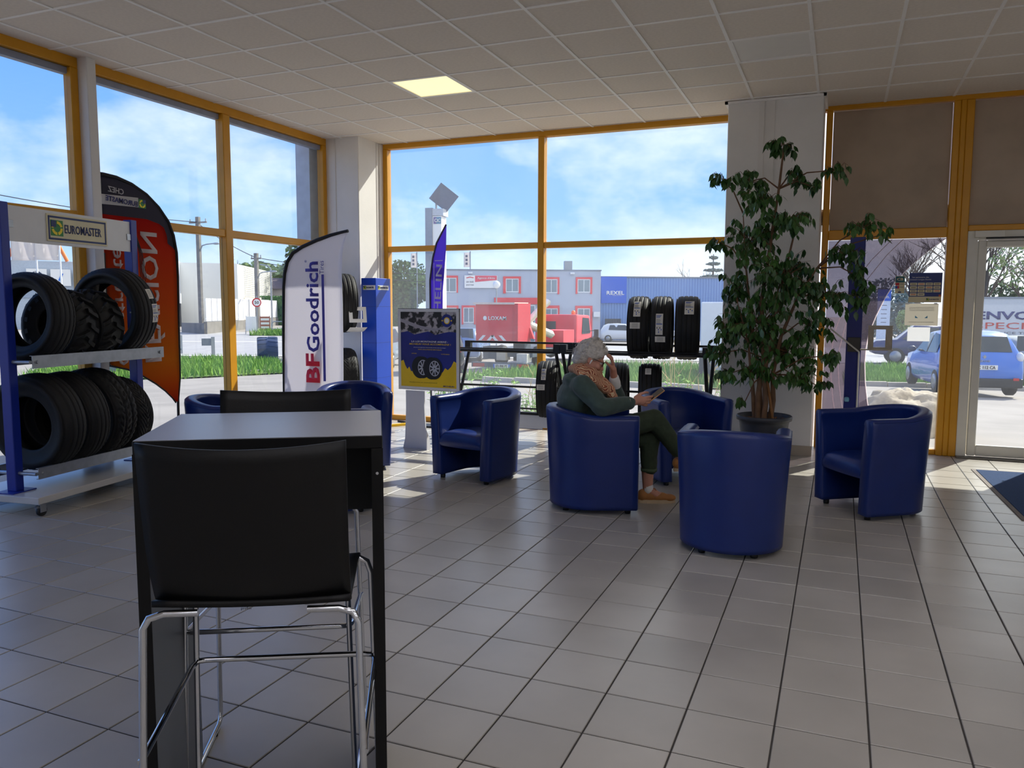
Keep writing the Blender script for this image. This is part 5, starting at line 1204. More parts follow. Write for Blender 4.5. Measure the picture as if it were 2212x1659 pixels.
for _ in range(5200):
    x, y, z = R.uniform(-7.1, 9.1), R.choice((-.82, .82, R.uniform(-.8, .8))), R.uniform(0, 3.2)
    if abs(y) < .8: z = 3.12
    a = Vector((R.uniform(-1, 1), R.uniform(-1, 1), R.uniform(-1, 1))).normalized()*.14; c = a.orthogonal().normalized()*.1; p = Vector((x, y, z)); b.add([p-a, p+c, p+a, p-c], [(0, 1, 2, 3)])
b.build('leaf_mass', HEDG, h_)['kind'] = 'stuff'
# ---- utility poles, lamps, wires, signs
CONC = mat('pole_concrete', (132, 128, 122), .9, 0, .1, 2); GAL2 = mat('pole_steel', (160, 164, 168), .5, .5, .05)
def pole(lab, x, y, h, lamp, col, arm=1):
    z = gz(x, y); t = thing('utility_pole', lab, 'pole', (x, y, z))
    MB().b2(-.16, .16, -.12, .12, 0, h, ).build('mast', col, t)
    MB().b2(-.9*arm, .9*arm, -.05, .05, h-.5, h-.38).build('cross_arm', col, t); i_ = MB()
    for q in (-.8, 0, .8): i_.cyl((q*arm, 0, h-.38), (q*arm, 0, h-.16), .05, n=8)
    i_.build('insulators', GAL2, t)
    if lamp:
        MB().tube([(.1, 0, lamp-.6), (.35, 0, lamp-.1), (.8, 0, lamp), (1.6, 0, lamp+.05)], .05, 6).build('lamp_arm', GAL2, t); MB().ball((1.8, 0, lamp+.03), (.34, .14, .09), 8).build('lamp_head', GAL2, t)
pole('grey concrete utility pole in front of the white warehouse', -48.2, 50.5, 9.1, 6.9, CONC); pole('slim grey utility pole above the round speed sign', -46.4, 55.2, 6.4, 4.8, CONC, .6)
t = thing('street_lamp', 'slim street lamp by the side road behind the speed sign', 'street lamp', (-47.5, 58.4, gz(-47.5, 58.4))); MB().tube([(0, 0, 0), (0, 0, 5.2)], [.09, .06], 8).build('post', GAL2, t); MB().tube([(0, 0, 5.2), (-.3, 0, 5.5), (-1.2, 0, 5.6)], .05, 6).build('arm', GAL2, t)
WIRE = mat('wire_black', (40, 42, 46), .7)
def wire(lab, a, b, sag, r=.03):
    P = [(a[0]+(b[0]-a[0])*i/14, a[1]+(b[1]-a[1])*i/14, a[2]+(b[2]-a[2])*i/14-sag*4*(i/14)*(1-i/14)) for i in range(15)]
    tag(MB().tube(P, r, 4, caps=False).build('overhead_wire', WIRE), lab, 'wire')
wire('overhead wire sagging from the tall pole to the slim pole', (-48.2, 50.5, 8.0), (-46.4, 55.2, 5.5), .2); wire('overhead wire crossing the far left pane down to the tall pole', (-52, 30, 9.2), (-48.2, 50.5, 8.1), .4); wire('overhead wire running right from the slim pole', (-46.4, 55.2, 5.5), (-33, 62, 4.2), .3); wire('lower overhead wire running right from the slim pole', (-46.4, 55.2, 5.2), (-33, 62, 3.5), .3)
t = thing('speed_sign', 'round white speed limit sign with red ring reading 50 on a pole', 'road sign', (-40.0, 47.5, gz(-40, 47.5)), rd(40)); MB().cyl((0, .03, 0), (0, .03, 2.9), .035, n=8).build('post', GAL2, t)
FR_ = Matrix.Rotation(PI/2, 4, 'X'); MB().lathe([(0, 0), (.335, 0), (.335, .02), (0, .02)], 32, Matrix.Translation((0, 0, 2.42)) @ FR_, False).build('disc', SIGNW, t)
MB().lathe([(.25, .021), (.335, .021), (.335, .026), (.25, .026)], 32, Matrix.Translation((0, -.002, 2.42)) @ FR_, False).build('red_ring', mat('sign_red', (190, 30, 40), .5), t); text('lettering', '50', PAPERK, t, Matrix.Translation((0, -.024, 2.42)) @ FR_, h=.23, bold=.02, depth=.004)
for k, (x, y, lab, c) in enumerate(((-41.0, 48.0, 'pale leaning sign board frame on the grass under the speed sign', SIGNW), (-40.2, 48.6, 'brown and white sign board on the grass under the speed sign', mat('board_brown', (168, 110, 92), .6)))):
    t = thing('sign_board', lab, 'sign', (x, y, gz(x, y)), rd(40)); MB().b2(-.38, .38, -.03, .03, .25, 1.35).build('panel', c, t); pb = MB()
    for z in (.45, .75, 1.05): pb.b2(-.3, .3, -.036, -.03, z, z+.16)
    pb.build('print', SIGNW, t); MB().tube([(-.4, .05, 0), (-.34, 0, 1.4)], .03, 6).build('leg', GAL2, t); MB().tube([(.4, .05, 0), (.34, 0, 1.4)], .03, 6).build('leg', GAL2, t)
t = thing('tube_barrier', 'bent grey tube barrier on the grass island, left window', 'barrier', (-38.4, 48.9, gz(-38.4, 48.9)), rd(36)); MB().tube([(-1.1, 0, 0), (-1.1, 0, .85), (-.95, 0, 1.0), (2.5, 0, 1.0)], .04, 6).build('hoop', GAL2, t); MB().tube([(-1.1, 0, .45), (1.2, 0, .45)], .035, 6).build('mid_bar', GAL2, t); MB().b2(.55, 1.15, -.08, .08, .3, .85).build('panel', mat('olive_box', (140, 144, 120), .7), t)
for x, y, lab in ((-30.2, 32.4, 'galvanised guard rail post by the road, right of the wheeled bin'), (-32.6, 32.6, 'galvanised guard rail post by the road, behind the wheeled bin')):
    t = thing('guard_post', lab, 'post', (x, y, gz(x, y)), rd(42)); MB().b2(-.09, .09, -.09, .09, 0, 1.0).build('post', GAL2, t); MB().b2(-.55, -.09, -.06, .0, .55, .92).build('rail_end', mat('rail_grey', (120, 128, 136), .6), t)
tyre(.62, .95, .3, 'atv', 'big dark blue tractor tyre used as a planter on the left verge', -25.2, 30.6, gz(-25.2, 30.6)+.56, rd(40), 0, .2, (), None)
o_ = [o for o in bpy.data.objects if o.get('label', '').startswith('big dark blue tractor')][0]; DBT = mat('blue_painted_rubber', (44, 62, 98), .7, 0, .1)
for c in o_.children:
    c.data = c.data.copy(); c.data.materials.clear(); c.data.materials.append(DBT)
BINM = mat('bin_grey', (112, 124, 140), .6, 0, .05); BINL = mat('bin_lid', (96, 112, 124), .55); BLS = mat('bin_blue', (28, 112, 214), .5)
def bin_(lab, x, y, a):
    t = thing('wheeled_bin', lab, 'bin', (x, y, gz(x, y)), rd(a), 'grey wheeled bins outside the left window')
    MB().box(0, 0, .56, 1.0, .72, .72, taper=1.12).build('tub', BINM, t, bevel=.02); s = MB()
    for z in (.52, .80): s.b2(-.57, .57, -.415, .415, z, z+.1)
    s.build('blue_stripe', BLS, t); MB().box(0, 0, .98, 1.24, .92, .07).box(0, .05, 1.04, 1.1, .7, .06).build('lid', BINL, t, bevel=.015); text('lettering', '13', PAPERK, t, face(.3, -.405, .69, 0), h=.12, w=.16, bold=.02)
    for i, j in ((-1, -1), (1, -1), (-1, 1), (1, 1)): MB().lathe([(0, -.03), (.09, -.03), (.1, 0), (.09, .03), (0, .03)], 12, T(i*.38, j*.26, .1, 0, PI/2)).build('wheel', WHL, t); 
bin_('grey wheeled bin with two blue stripes, right of the orange flag', -22.9, 22.0, 50); bin_('grey wheeled bin with blue stripes behind the lower edge of the orange flag', -24.4, 20.6, 50)
# ---- buildings
def bld(nm, lab, a, b, cat='building'):
    ang = math.atan2(b[1]-a[1], b[0]-a[0]); return thing(nm, lab, cat, (a[0], a[1], 0), ang), math.hypot(b[0]-a[0], b[1]-a[1])
GRY = mat('render_grey', (176, 184, 200), .9, 0, .03, .5); REDT = mat('red_trim', (226, 64, 72), .7); WINF = mat('window_white', (222, 226, 230), .5); WGL = mat('window_glass', (120, 138, 150), .12, 0, .1, .6); ROOFM = mat('roof_edge', (120, 128, 142), .7); WHB = mat('warehouse_white', (238, 236, 228), .8, 0, .02, .5); CORB = mat('corrugated_blue', (112, 150, 206), .55, 0, .03, 1)
t, L = bld('office_building', 'two storey grey office building with red window frames', (-30.8, 59.5), (-18.81, 65.35))
MB().b2(0, L, 0, 12, -2.2, 4.40).build('wall', GRY, t); MB().b2(-.05, L+.05, -.06, 12.05, 4.40, 4.50).build('roof', ROOFM, t); MB().b2(10.4, 11.05, 1, 1.7, 4.5, 5.28).build('roof_vent', GAL2, t)
wins = [(.02, 1.32, 2.54, 3.95, .02, 1.2, 2.58, 3.78), (5.09, 6.58, 2.5, 3.91, 5.31, 6.40, 2.6, 3.74), (8.45, 9.82, 2.45, 3.87, 8.62, 9.67, 2.54, 3.71), (11.21, 12.61, 2.48, 3.88, 11.36, 12.45, 2.59, 3.72), (.0, 1.35, -.23, 1.48, .1, 1.2, -.1, 1.3), (1.62, 2.78, -.1, 1.49, 1.75, 2.65, .03, 1.32), (8.45, 9.85, -.09, 1.5, 8.6, 9.71, .05, 1.27), (11.19, 12.65, -1.55, 1.48, 11.38, 12.46, -1.5, 1.28)]
for x0, x1, z0, z1, a, b, c, d in wins:
    f = MB(); f.b2(x0, x1, -.09, .02, d, z1).b2(x0, a, -.09, .02, z0, d).b2(b, x1, -.09, .02, z0, d); f = f.build('window', REDT, t)
    MB().b2(a, b, -.05, .02, c, d).build('sash', WINF, f); MB().b2(a+.07, (a+b)/2-.03, -.056, -.05, c+.08, d-.08).build('pane', WGL, f); MB().b2((a+b)/2+.03, b-.07, -.056, -.05, c+.08, d-.08).build('pane', WGL, f)
MB().b2(4.34, 8.20, -.12, .02, 1.6, 2.14).build('red_band', REDT, t)
e = MB().b2(4.9, 7.8, -.04, .02, -1.55, 1.55).build('entrance', WINF, t)
for k in range(4): MB().b2(4.98+.71*k, 5.6+.71*k, -.05, -.04, -1.5, 1.45).build('pane', WGL, e)
s = MB().b2(1.86, 4.60, -.16, -.02, 2.94, 3.98).build('sign_board', SIGNW, t); PINK = mat('sign_pink', (224, 70, 96), .6); MB().prism([(2.74, 3.43), (4.56, 3.60), (4.56, 3.96), (2.74, 3.96)], .16, .17, Matrix.Rotation(PI/2, 4, 'X')).build('pink_field', PINK, s)
def bt(p, st_, m, x, y, z, h, w=None, bold=.01): return text('lettering', st_, m, p, Matrix.Translation((x, y, z)) @ Matrix.Rotation(PI/2, 4, 'X'), h=h, w=w, bold=bold, depth=.01)
bt(s, "Agence d'Alès", SIGNW, 3.66, -.171, 3.74, .20, 1.45); bt(s, 'un toit', mat('sign_grey', (96, 96, 112), .6), 2.32, -.161, 3.46, .17, .62); bt(s, 'pour tous', MATS['sign_grey'], 2.32, -.161, 3.18, .15, .62)
MB().tube([(2.02, -.165, 3.76), (2.3, -.165, 3.84), (2.62, -.165, 3.78)], .035, 6).build('red_swoosh', REDT, s)
for x in (2.35, 10.9): MB().b2(x-.18, x+.18, -.3, 0, 4.12, 4.27).build('wall_light', WINF, t)
MB().b2(12.72, 13.25, -.35, -.01, .55, .98).build('air_conditioner', WINF, t)
t2, L2 = bld('warehouse', 'blue corrugated warehouse joined to the grey office building', (-19.91, 69.19), (-7.2, 76.8))
MB().b2(0, L2, 0, 15, -2.2, 4.0).build('wall', CORB, t2); rb_ = MB()
for k in range(int(L2/.26)): rb_.b2(k*.26, k*.26+.1, -.05, 0, -2.1, 4.0)
rb_.build('corrugation', CORB, t2)['kind'] = 'stuff'; MB().b2(-.02, L2, -.1, 15, 4.0, 4.12).build('roof', ROOFM, t2)
s = MB().b2(0, 2.34, -.18, -.06, 1.73, 4.07).build('sign_panel', mat('rexel_blue', (40, 96, 206), .5), t2); bt(s, 'REXEL', SIGNW, 1.31, -.185, 2.64, .34, 1.62, .02); bt(s, 'MATÉRIEL ÉLECTRIQUE', SIGNW, 1.5, -.185, 2.40, .055, .9, 0)
ut = MB()
for k in range(9): ut.tube([(.2+.16*k, -1.2, -.35), (.2+.16*k, -1.2, .35)], .1, 6)
ut.build('gas_bottles', mat('dark_stack', (70, 74, 84), .6), t2)
t, L = bld('warehouse', 'white warehouse with flat roof behind the concrete utility pole', (-57.2, 57.4), (-53.4, 60.8))
MB().b2(0, L, 0, 14, -1, 5.40).build('wall', WHB, t); MB().b2(-6, 0, -3.2, 8, 1.6, 5.5).build('upper_block', mat('warehouse_grey', (196, 204, 218), .8), t); MB().b2(-6, .2, -3.4, -2.6, 1.6, 2.5).build('canopy', WHB, t)
fw = MB().b2(-6, -.1, -2.4, -2.3, -1, 1.6).build('shop_front', mat('shop_grey', (120, 132, 150), .3), t)
for k in range(4): MB().b2(-5.6+1.4*k, -4.4+1.4*k, -2.46, -2.4, -.6, 1.4).build('pane', WGL, fw)
w2, L3 = bld('warehouse', 'long white side wall of ribbed sheet metal beside the utility pole', (-53.4, 60.8), (-62.5, 77)); MB().b2(0, L3, .0, 9, -1.2, 5.35).build('wall', WHB, w2); rb_ = MB()
for k in range(16): rb_.b2(3, L3, -.06, .0, 2.3+.19*k, 2.38+.19*k)
rb_.build('rib', WHB, w2)['kind'] = 'stuff'
MB().b2(2.6, L3, -.08, 0, -1, 2.2).build('cream_base', mat('cream_wall', (236, 222, 196), .8), w2)
# white palisade fence along the yard, on a low wall
t = thing('palisade_fence', 'white slatted yard fence on a low concrete wall, left window', 'fence', (-47.0, 47.3, 0), 0); P = [(-47.0, 47.3), (-43.9, 46.4), (-46.5, 54), (-52, 63.5), (-57, 73)]
for (a, b) in zip(P[:-1], P[1:]):
    L = math.hypot(b[0]-a[0], b[1]-a[1]); ang = math.atan2(b[1]-a[1], b[0]-a[0]); z = max(gz(*a), gz(*b))
    M = T(a[0]+47.0, a[1]-47.3, z, ang); MB().b2(0, L, -.12, .12, -1, .75).build('low_wall', CONC, t, M=M)
    if a[0] == -47.0: continue
    n = int(L/.95); MB().b2(0, L, -.02, .0, 2.35, 2.42).b2(0, L, -.02, 0, .95, 1.02).build('fence_rail', WINF, t, M=M)
    for k in range(n):
        x = (k+.5)*L/n; MB().b2(x-L/n*.44, x+L/n*.44, -.05, -.02, .8, 2.5).build('fence_panel', mat('fence_white', (222, 222, 226), .7), t, M=M)
t = thing('house', 'long low house roof behind the hedge, left window', 'house', (-60, 80, gz(-60, 80)), rd(38)); MB().b2(-7, 12, 0, 7, 0, 4.3).build('wall', mat('house_wall', (206, 198, 190), .9), t); MB().prism([(-.6, 4.2), (3.5, 5.6), (7.6, 4.2)], -8, 13, Matrix.Rotation(PI/2, 4, 'Z') @ Matrix.Rotation(PI/2, 4, 'X')).build('roof', mat('house_roof', (128, 112, 108), .9), t)
t, L = bld('showroom', 'grey car showroom with sign boards, seen through the tyre rack', (-64.5, 40.5), (-57.5, 50)); MB().b2(0, L, 0, 10, -2, 5.0).build('wall', mat('showroom_grey', (176, 188, 202), .7), t); MB().b2(0, L, -.1, 0, 2.0, 2.6).build('lower_band', mat('showroom_band', (150, 164, 182), .7), t)
for k, x in enumerate((6.4, 8.1, 9.8)):
    s = MB().b2(x-.72, x+.72, -.25, -.12, 3.0, 4.35).build('sign_box', SIGNW, t); MB().b2(x-.8, x-.74, -.2, -.1, 2.5, 4.0).build('sign_leg', GAL2, t)
    if k == 0:
        for rr_, m, dy in ((.46, mat('roundel_ring', (40, 60, 90), .5), -.26), (.30, SIGNW, -.27)): MB().prism(ell(x, 3.7, rr_, rr_), -dy, -dy+.01, Matrix.Rotation(PI/2, 4, 'X')).build('roundel', m, s)
        for a0 in (0, PI): MB().prism([(x, 3.7)]+[(x+.30*math.cos(a0+PI/2*i/6), 3.7+.30*math.sin(a0+PI/2*i/6)) for i in range(7)], .281, .29, Matrix.Rotation(PI/2, 4, 'X')).build('roundel_quarter', BLS, s)
        bt(s, 'BMW', SIGNW, x, -.272, 4.08, .10, .3)
    if k == 1: MB().prism([(x-.2, 3.4), (x-.02, 3.4), (x+.2, 4.0), (x+.02, 4.0)], .26, .27, Matrix.Rotation(PI/2, 4, 'X')).build('blue_slash', BLS, s)
for x, y, lab, w in ((-45.4, 34.2, 'white flagpole with pale banner beside the orange machine', 1), (-43.0, 33.9, 'white flagpole in front of the showroom sign boards', 1)):
    t = thing('flagpole', lab, 'flagpole', (x, y, gz(x, y))); MB().cyl((0, 0, 0), (0, 0, 7.4), .07, .04, 8).build('pole', WINF, t); sheet([(0, -1.3), (3, -1.3)], [(0, -.06), (3, -.06)], 5.0, 7.3, 10, 8, .01, .12).build('banner', cloth('pale_banner', (236, 230, 226), .5), t, M=Matrix.Rotation(rd(48), 4, 'Z'))
ORM = mat('crane_orange', (232, 128, 60), .6, 0, .05); t = thing('gantry_machine', 'orange gantry machine on splayed legs on the showroom roof line', 'machine', (-60.4, 45.6, 5.0), rd(52)); MB().b2(-1.9, 1.9, -.5, .5, 1.6, 2.2).build('beam', ORM, t); MB().b2(-1.8, .2, -.4, .4, 2.2, 2.9).build('motor_box', mat('crane_brown', (150, 84, 60), .7), t)
for s in (-1, 1): MB().tube([(s*1.4, 0, 1.6), (s*2.1, 0, 0)], .14, 6).build('leg', ORM, t)
MB().b2(-5.4, -3.6, -.5, .5, 1.9, 3.2).build('cabin', ORM, t); MB().tube([(-3.6, 0, 2.1), (-1.9, 0, 2.1)], .12, 6).build('link', ORM, t); MB().tube([(-3.9, 0, 1.9), (-3.2, 0, 0)], .12, 6).build('leg', ORM, t)
# ---- totem signs, flag, lamps beyond the far window
t = thing('sign_totem', 'tall grey totem sign with solar panel on top, far window', 'totem', (-21.2, 40.15, gz(-21.2, 40.15)), rd(10)); z0 = -gz(-21.2, 40.15)
MB().b2(-.42, .0, -.5, .5, 0, z0+6.85).build('pylon', mat('totem_grey', (128, 136, 152), .6), t); MB().b2(.0, .5, -.45, .45, 0, z0+6.4).build('light_box', SIGNW, t); MB().b2(.0, .62, -.48, .48, z0+6.42, z0+6.8).build('cap', mat('totem_cap', (184, 190, 200), .6), t)
p = MB().b2(.06, .50, -.47, -.45, z0+5.98, z0+6.34).build('logo_panel', mat('logo_teal', (30, 120, 160), .5), t); MB().b2(.06, .22, -.475, -.47, z0+5.98, z0+6.34).build('logo_left', mat('logo_violet', (90, 70, 140), .5), p); bt(p, 'CIC', SIGNW, .28, -.476, z0+6.16, .2, .34, .02)
MB().b2(.06, .5, -.47, -.45, z0+.6, z0+1.6).build('lower_panel', BLS, t)
MB().cyl((.07, 0, z0+6.8), (.07, 0, z0+7.9), .06, n=8).build('mast', GAL2, t); MB().b2(-.62, .62, -.03, .03, -.55, .55).build('solar_panel', mat('solar_glass', (96, 110, 136), .25, .3), t, M=Matrix.Translation((.55, -.1, z0+7.45)) @ Matrix.Rotation(rd(40), 4, 'Y') @ Matrix.Rotation(rd(28), 4, 'Z'))
t = thing('feather_flag', 'tall purple feather flag with white lettering, inside by the far window', 'flag', (-4.42, 8.48, 0)); PU = cloth('purple_flag_cloth', (128, 106, 214), .6)
sheet([(.5, -.12), (1.77, -.125), (2.03, -.085), (2.20, -.035), (2.31, .03), (2.41, .08)], [(.5, .02), (1.65, .035), (1.77, .05), (2.14, .085), (2.33, .09), (2.41, .092)], .5, 2.41, 40, 8, wav=.006).build('banner', PU, t)
MB().tube([(-.125, 0, .02), (-.127, 0, .5), (-.132, 0, 1.77), (-.092, 0, 2.03), (-.042, 0, 2.20), (.024, 0, 2.31), (.088, 0, 2.415)], .011, 8).build('sleeve', mat('grey_sleeve', (70, 66, 84), .7), t)
vtext(t, 'MICHELIN', FW, -.025, 1.48, .082, .94, y=-.011, bold=.015, ang=-.05); MB().b2(-.06, .045, -.013, -.011, 1.99, 2.0).b2(-.075, -.068, -.013, -.011, 1.1, 1.97).build('ruled_line', FW, t); MB().b2(-.25, .05, -.1, .1, 0, .02).build('base', DK, t)
for x, y, lab in ((-34.4, 61.5, 'small white banner on a pole left of the purple flag'), (-31.9, 61.9, 'small white banner on a pole right of the purple flag'), (-29.6, 62.2, 'small white banner on a pole above the pink and white sign')):
    z = gz(x, y); t = thing('banner_pole', lab, 'banner', (x, y, z)); MB().cyl((.12, 0, 0), (.12, 0, 6.1-z), .05, n=6).build('pole', GAL2, t); sheet([(0, -.4), (9, -.5)], [(0, .1), (9, .1)], 4.75-z, 6.0-z, 8, 5, .01, .06).build('banner', cloth('pale_banner', (236, 230, 226), .5), t); b = MB()
    for q in range(3): b.b2(-.3, -.1, -.08, -.07, 4.95+.32*q-z, 5.15+.32*q-z)
    b.build('print', MATS['sign_grey'], t)
x, y = -22.6, 52.0; z = gz(x, y); t = thing('street_lamp', 'street lamp with white globe in front of the grey office building', 'street lamp', (x, y, z)); MB().cyl((0, 0, 0), (0, 0, 2.75-z), .05, n=8).build('post', GAL2, t); MB().ball((0, 0, 2.95-z), .27, 10).build('globe', mat('globe_white', (232, 232, 230), .3), t)
x, y = 3.2, 70.5; z = gz(x, y); t = thing('sign_totem', 'white totem sign with blue lettered head seen beside the grey film edge', 'totem', (x, y, z)); MB().b2(-.47, .47, -.15, .15, 0, 1.94-z).build('body', mat('totem_white', (206, 218, 236), .6), t); MB().b2(-.48, .48, -.16, .16, 1.94-z, 2.85-z).build('head', mat('rexel_blue', (0, 0, 0)), t); bt(t, 'REXEL', SIGNW, 0, -.165, 2.25-z, .17, .75, .02); b = MB()
for q in range(5): b.b2(-.2, .22, -.155, -.15, .2+.34*q-z, .25+.34*q-z)
b.build('print', MATS['sign_grey'], t)
# ---- vehicles
CGL = mat('car_glass', (46, 58, 66), .08, 0, .05); TYR = mat('car_tyre', (24, 24, 26), .8); HUB = mat('car_hub', (150, 154, 160), .35, .6); TRIMK = mat('car_trim', (30, 32, 36), .6); TAIL = mat('tail_red', (190, 28, 34), .3); PLT = mat('plate_white', (236, 236, 232), .5); LITE = mat('lamp_clear', (220, 224, 230), .15)
def car(nm, lab, x, y, ang, st, col, wheels, glass, plate=None, rear=None, cat='car', wr=.31):
    """st: stations (y along the car, rear first; z0, half width, z belt, half width roof, z roof)"""
    t = thing(nm, lab, cat, (x, y, gz(x, y)), rd(ang)); m = MB(); rows = []
    for (yy, z0, hw, zb, hr, zr) in st:
        h = [(hw*.93, z0), (hw, z0+.12), (hw*1.005, z0+(zb-z0)*.55), (hw*.97, zb), (hr+(hw*.97-hr)*.45, zb+(zr-zb)*.55), (hr, zr-.03), (hr*.86, zr), (hr*.4, zr+.015)]
        rows.append([(q, yy, z) for q, z in h]+[(-q, yy, z) for q, z in reversed(h)])
    K = len(rows[0]); vs = [p for r in rows for p in r]; fs = []
    for i in range(len(rows)-1):
        for j in range(K): fs.append((i*K+j, (i+1)*K+j, (i+1)*K+(j+1) % K, i*K+(j+1) % K))
    fs += [tuple(range(K)), tuple(range((len(rows)-1)*K+K-1, (len(rows)-1)*K-1, -1))]
    m.add(vs, fs, True); m.build('body', mat('paint_'+nm+str(col), col, .25, .1, .02, coat=.6), t, weld=True)
    hw = max(s[2] for s in st)
    for yy in wheels:
        for s in (-1, 1):
            w = MB().lathe([(0, -.1), (wr*.9, -.1), (wr, -.07), (wr, .07), (wr*.9, .1), (0, .1)], 22, T(s*(hw-.09), yy, wr, 0, 0, PI/2)).build('wheel', TYR, t); MB().lathe([(0, 0), (wr*.62, 0), (wr*.6, .02), (.05, .03), (0, .03)], 16, T(s*(hw+.008), yy, wr, 0, 0, s*PI/2)).build('hub', HUB, w)
    for g_ in glass: MB().add(g_, [tuple(range(len(g_)))], False).build('window_glass', CGL, t)
    return t, hw
# hatchback: stations from the tail (y=0) to the nose (y=4.05)
HST = [(0, .34, .78, .80, .70, .82), (.06, .26, .84, .94, .70, .98), (.30, .22, .87, 1.0, .62, 1.40), (.62, .22, .88, 1.0, .64, 1.52), (1.4, .22, .88, .97, .66, 1.56), (2.2, .22, .88, .95, .63, 1.50), (2.9, .22, .88, .93, .72, 1.02), (3.6, .22, .86, .84, .70, .88), (4.0, .28, .74, .66, .60, .70), (4.08, .36, .6, .55, .5, .58)]
t, hw = car('hatchback_car', 'bright blue hatchback parked outside the door, rear towards the shop', 3.20, 21.55, 9, HST, (32, 110, 206), (.72, 3.25), [
    [(-.60, .10, 1.08), (.60, .10, 1.08), (.53, .275, 1.44), (-.53, .275, 1.44)], [(-.865, .75, 1.02), (-.70, .85, 1.43), (-.70, 1.5, 1.49), (-.865, 1.55, .99)], [(-.865, 1.62, .99), (-.70, 1.6, 1.49), (-.675, 2.15, 1.44), (-.86, 2.65, .98)], [(.865, .75, 1.02), (.70, .85, 1.43), (.675, 2.15, 1.44), (.86, 2.65, .98)]])
MB().b2(-.27, .27, -.035, -.01, .665, .775).build('number_plate', PLT, t); bt(t, 'GC 112 CA', PAPERK, 0, -.036, .72, .075, .44, .012)
MB().b2(-.82, .82, -.06, .2, .24, .46).build('bumper', TRIMK, t, bevel=.04); MB().ball((.76, .09, .96), (.09, .1, .12), 8).build('tail_lamp', LITE, t); MB().ball((-.76, .09, .96), (.09, .1, .12), 8).build('tail_lamp', LITE, t); MB().b2(.60, .72, -.068, -.05, .42, .48).build('reflector', TAIL, t); MB().b2(-.72, -.60, -.068, -.05, .42, .48).build('reflector', TAIL, t)
MB().tube([(-.30, .55, 1.53), (-.26, .40, 1.86)], [.012, .006], 6).build('aerial', TRIMK, t); bt(t, 'ZOE', HUB, 0, .0, .87, .045, .22, .01); MB().prism([(0, .05), (.04, 0), (0, -.05), (-.04, 0)], 0, .01, Matrix.Translation((0, .04, .965)) @ Matrix.Rotation(PI/2, 4, 'X')).build('badge', HUB, t); MB().ball((-.99, 2.55, 1.02), (.11, .06, .08), 8).build('mirror', mat('mirror_dark', (40, 60, 90), .4), t); MB().ball((.99, 2.55, 1.02), (.11, .06, .08), 8).build('mirror', MATS['mirror_dark'], t); bt(t, 'EDIS', SIGNW, -.52, .05, .985, .06, .22)
SUVS = [(0, .4, .78, .95, .72, 1.0), (.08, .34, .86, 1.05, .70, 1.3), (.3, .3, .90, 1.05, .68, 1.68), (1.4, .3, .92, 1.02, .70, 1.74), (2.3, .3, .92, 1.0, .68, 1.68), (3.1, .3, .92, 1.0, .78, 1.08), (3.9, .32, .90, .96, .74, 1.0), (4.3, .4, .8, .8, .65, .84)]
SG = [[(-.60, .14, 1.12), (.60, .14, 1.12), (.55, .30, 1.58), (-.55, .30, 1.58)], [(.905, .4, 1.08), (.75, .5, 1.6), (.75, 2.2, 1.6), (.905, 2.9, 1.06)], [(-.905, .4, 1.08), (-.75, .5, 1.6), (-.75, 2.2, 1.6), (-.905, 2.9, 1.06)]]
t, hw = car('suv_car', 'dark green black four wheel drive car parked behind the poster stand', -12.9, 24.6, 28, SUVS, (34, 44, 46), (.75, 3.4), SG, wr=.36); MB().b2(-.8, -.62, .0, .1, .8, 1.0).build('tail_lamp', TAIL, t); MB().b2(.62, .8, .0, .1, .8, 1.0).build('tail_lamp', TAIL, t)
for k, (x, y, a, lab) in enumerate(((-19.0, 66.2, -80, 'white car parked before the grey office building, nearest its door'), (-16.0, 66.8, -78, 'white car parked before the blue warehouse, left of the tyres'), (-22.8, 60.0, -70, 'pale car parked left of the red truck before the red band'))):
    t, hw = car('parked_car', lab, x, y, a, [(q[0], q[1], q[2], q[3], q[4], q[5]) for q in HST], (216, 220, 224), (.72, 3.25), [[(-.865, .75, 1.02), (-.70, .85, 1.43), (-.675, 2.15, 1.44), (-.86, 2.65, .98)], [(.865, .75, 1.02), (.70, .85, 1.43), (.675, 2.15, 1.44), (.86, 2.65, .98)]])
t, hw = car('parked_car', 'blue grey car parked beyond the dark four wheel drive car', -16.4, 33.5, 15, HST, (96, 130, 176), (.72, 3.25), SG[:1]+[[(-.865, .75, 1.02), (-.70, .85, 1.43), (-.675, 2.15, 1.44), (-.86, 2.65, .98)]])
t, hw = car('parked_car', 'silver car half hidden behind the right side of the blue hatchback', 5.5, 27.5, 5, HST, (150, 158, 164), (.72, 3.25), SG[:1])
t, hw = car('parked_car', 'grey car parked at the far left of the far window behind the blue totem', -17.6, 27.4, 20, SUVS, (150, 164, 176), (.75, 3.4), SG, wr=.34)
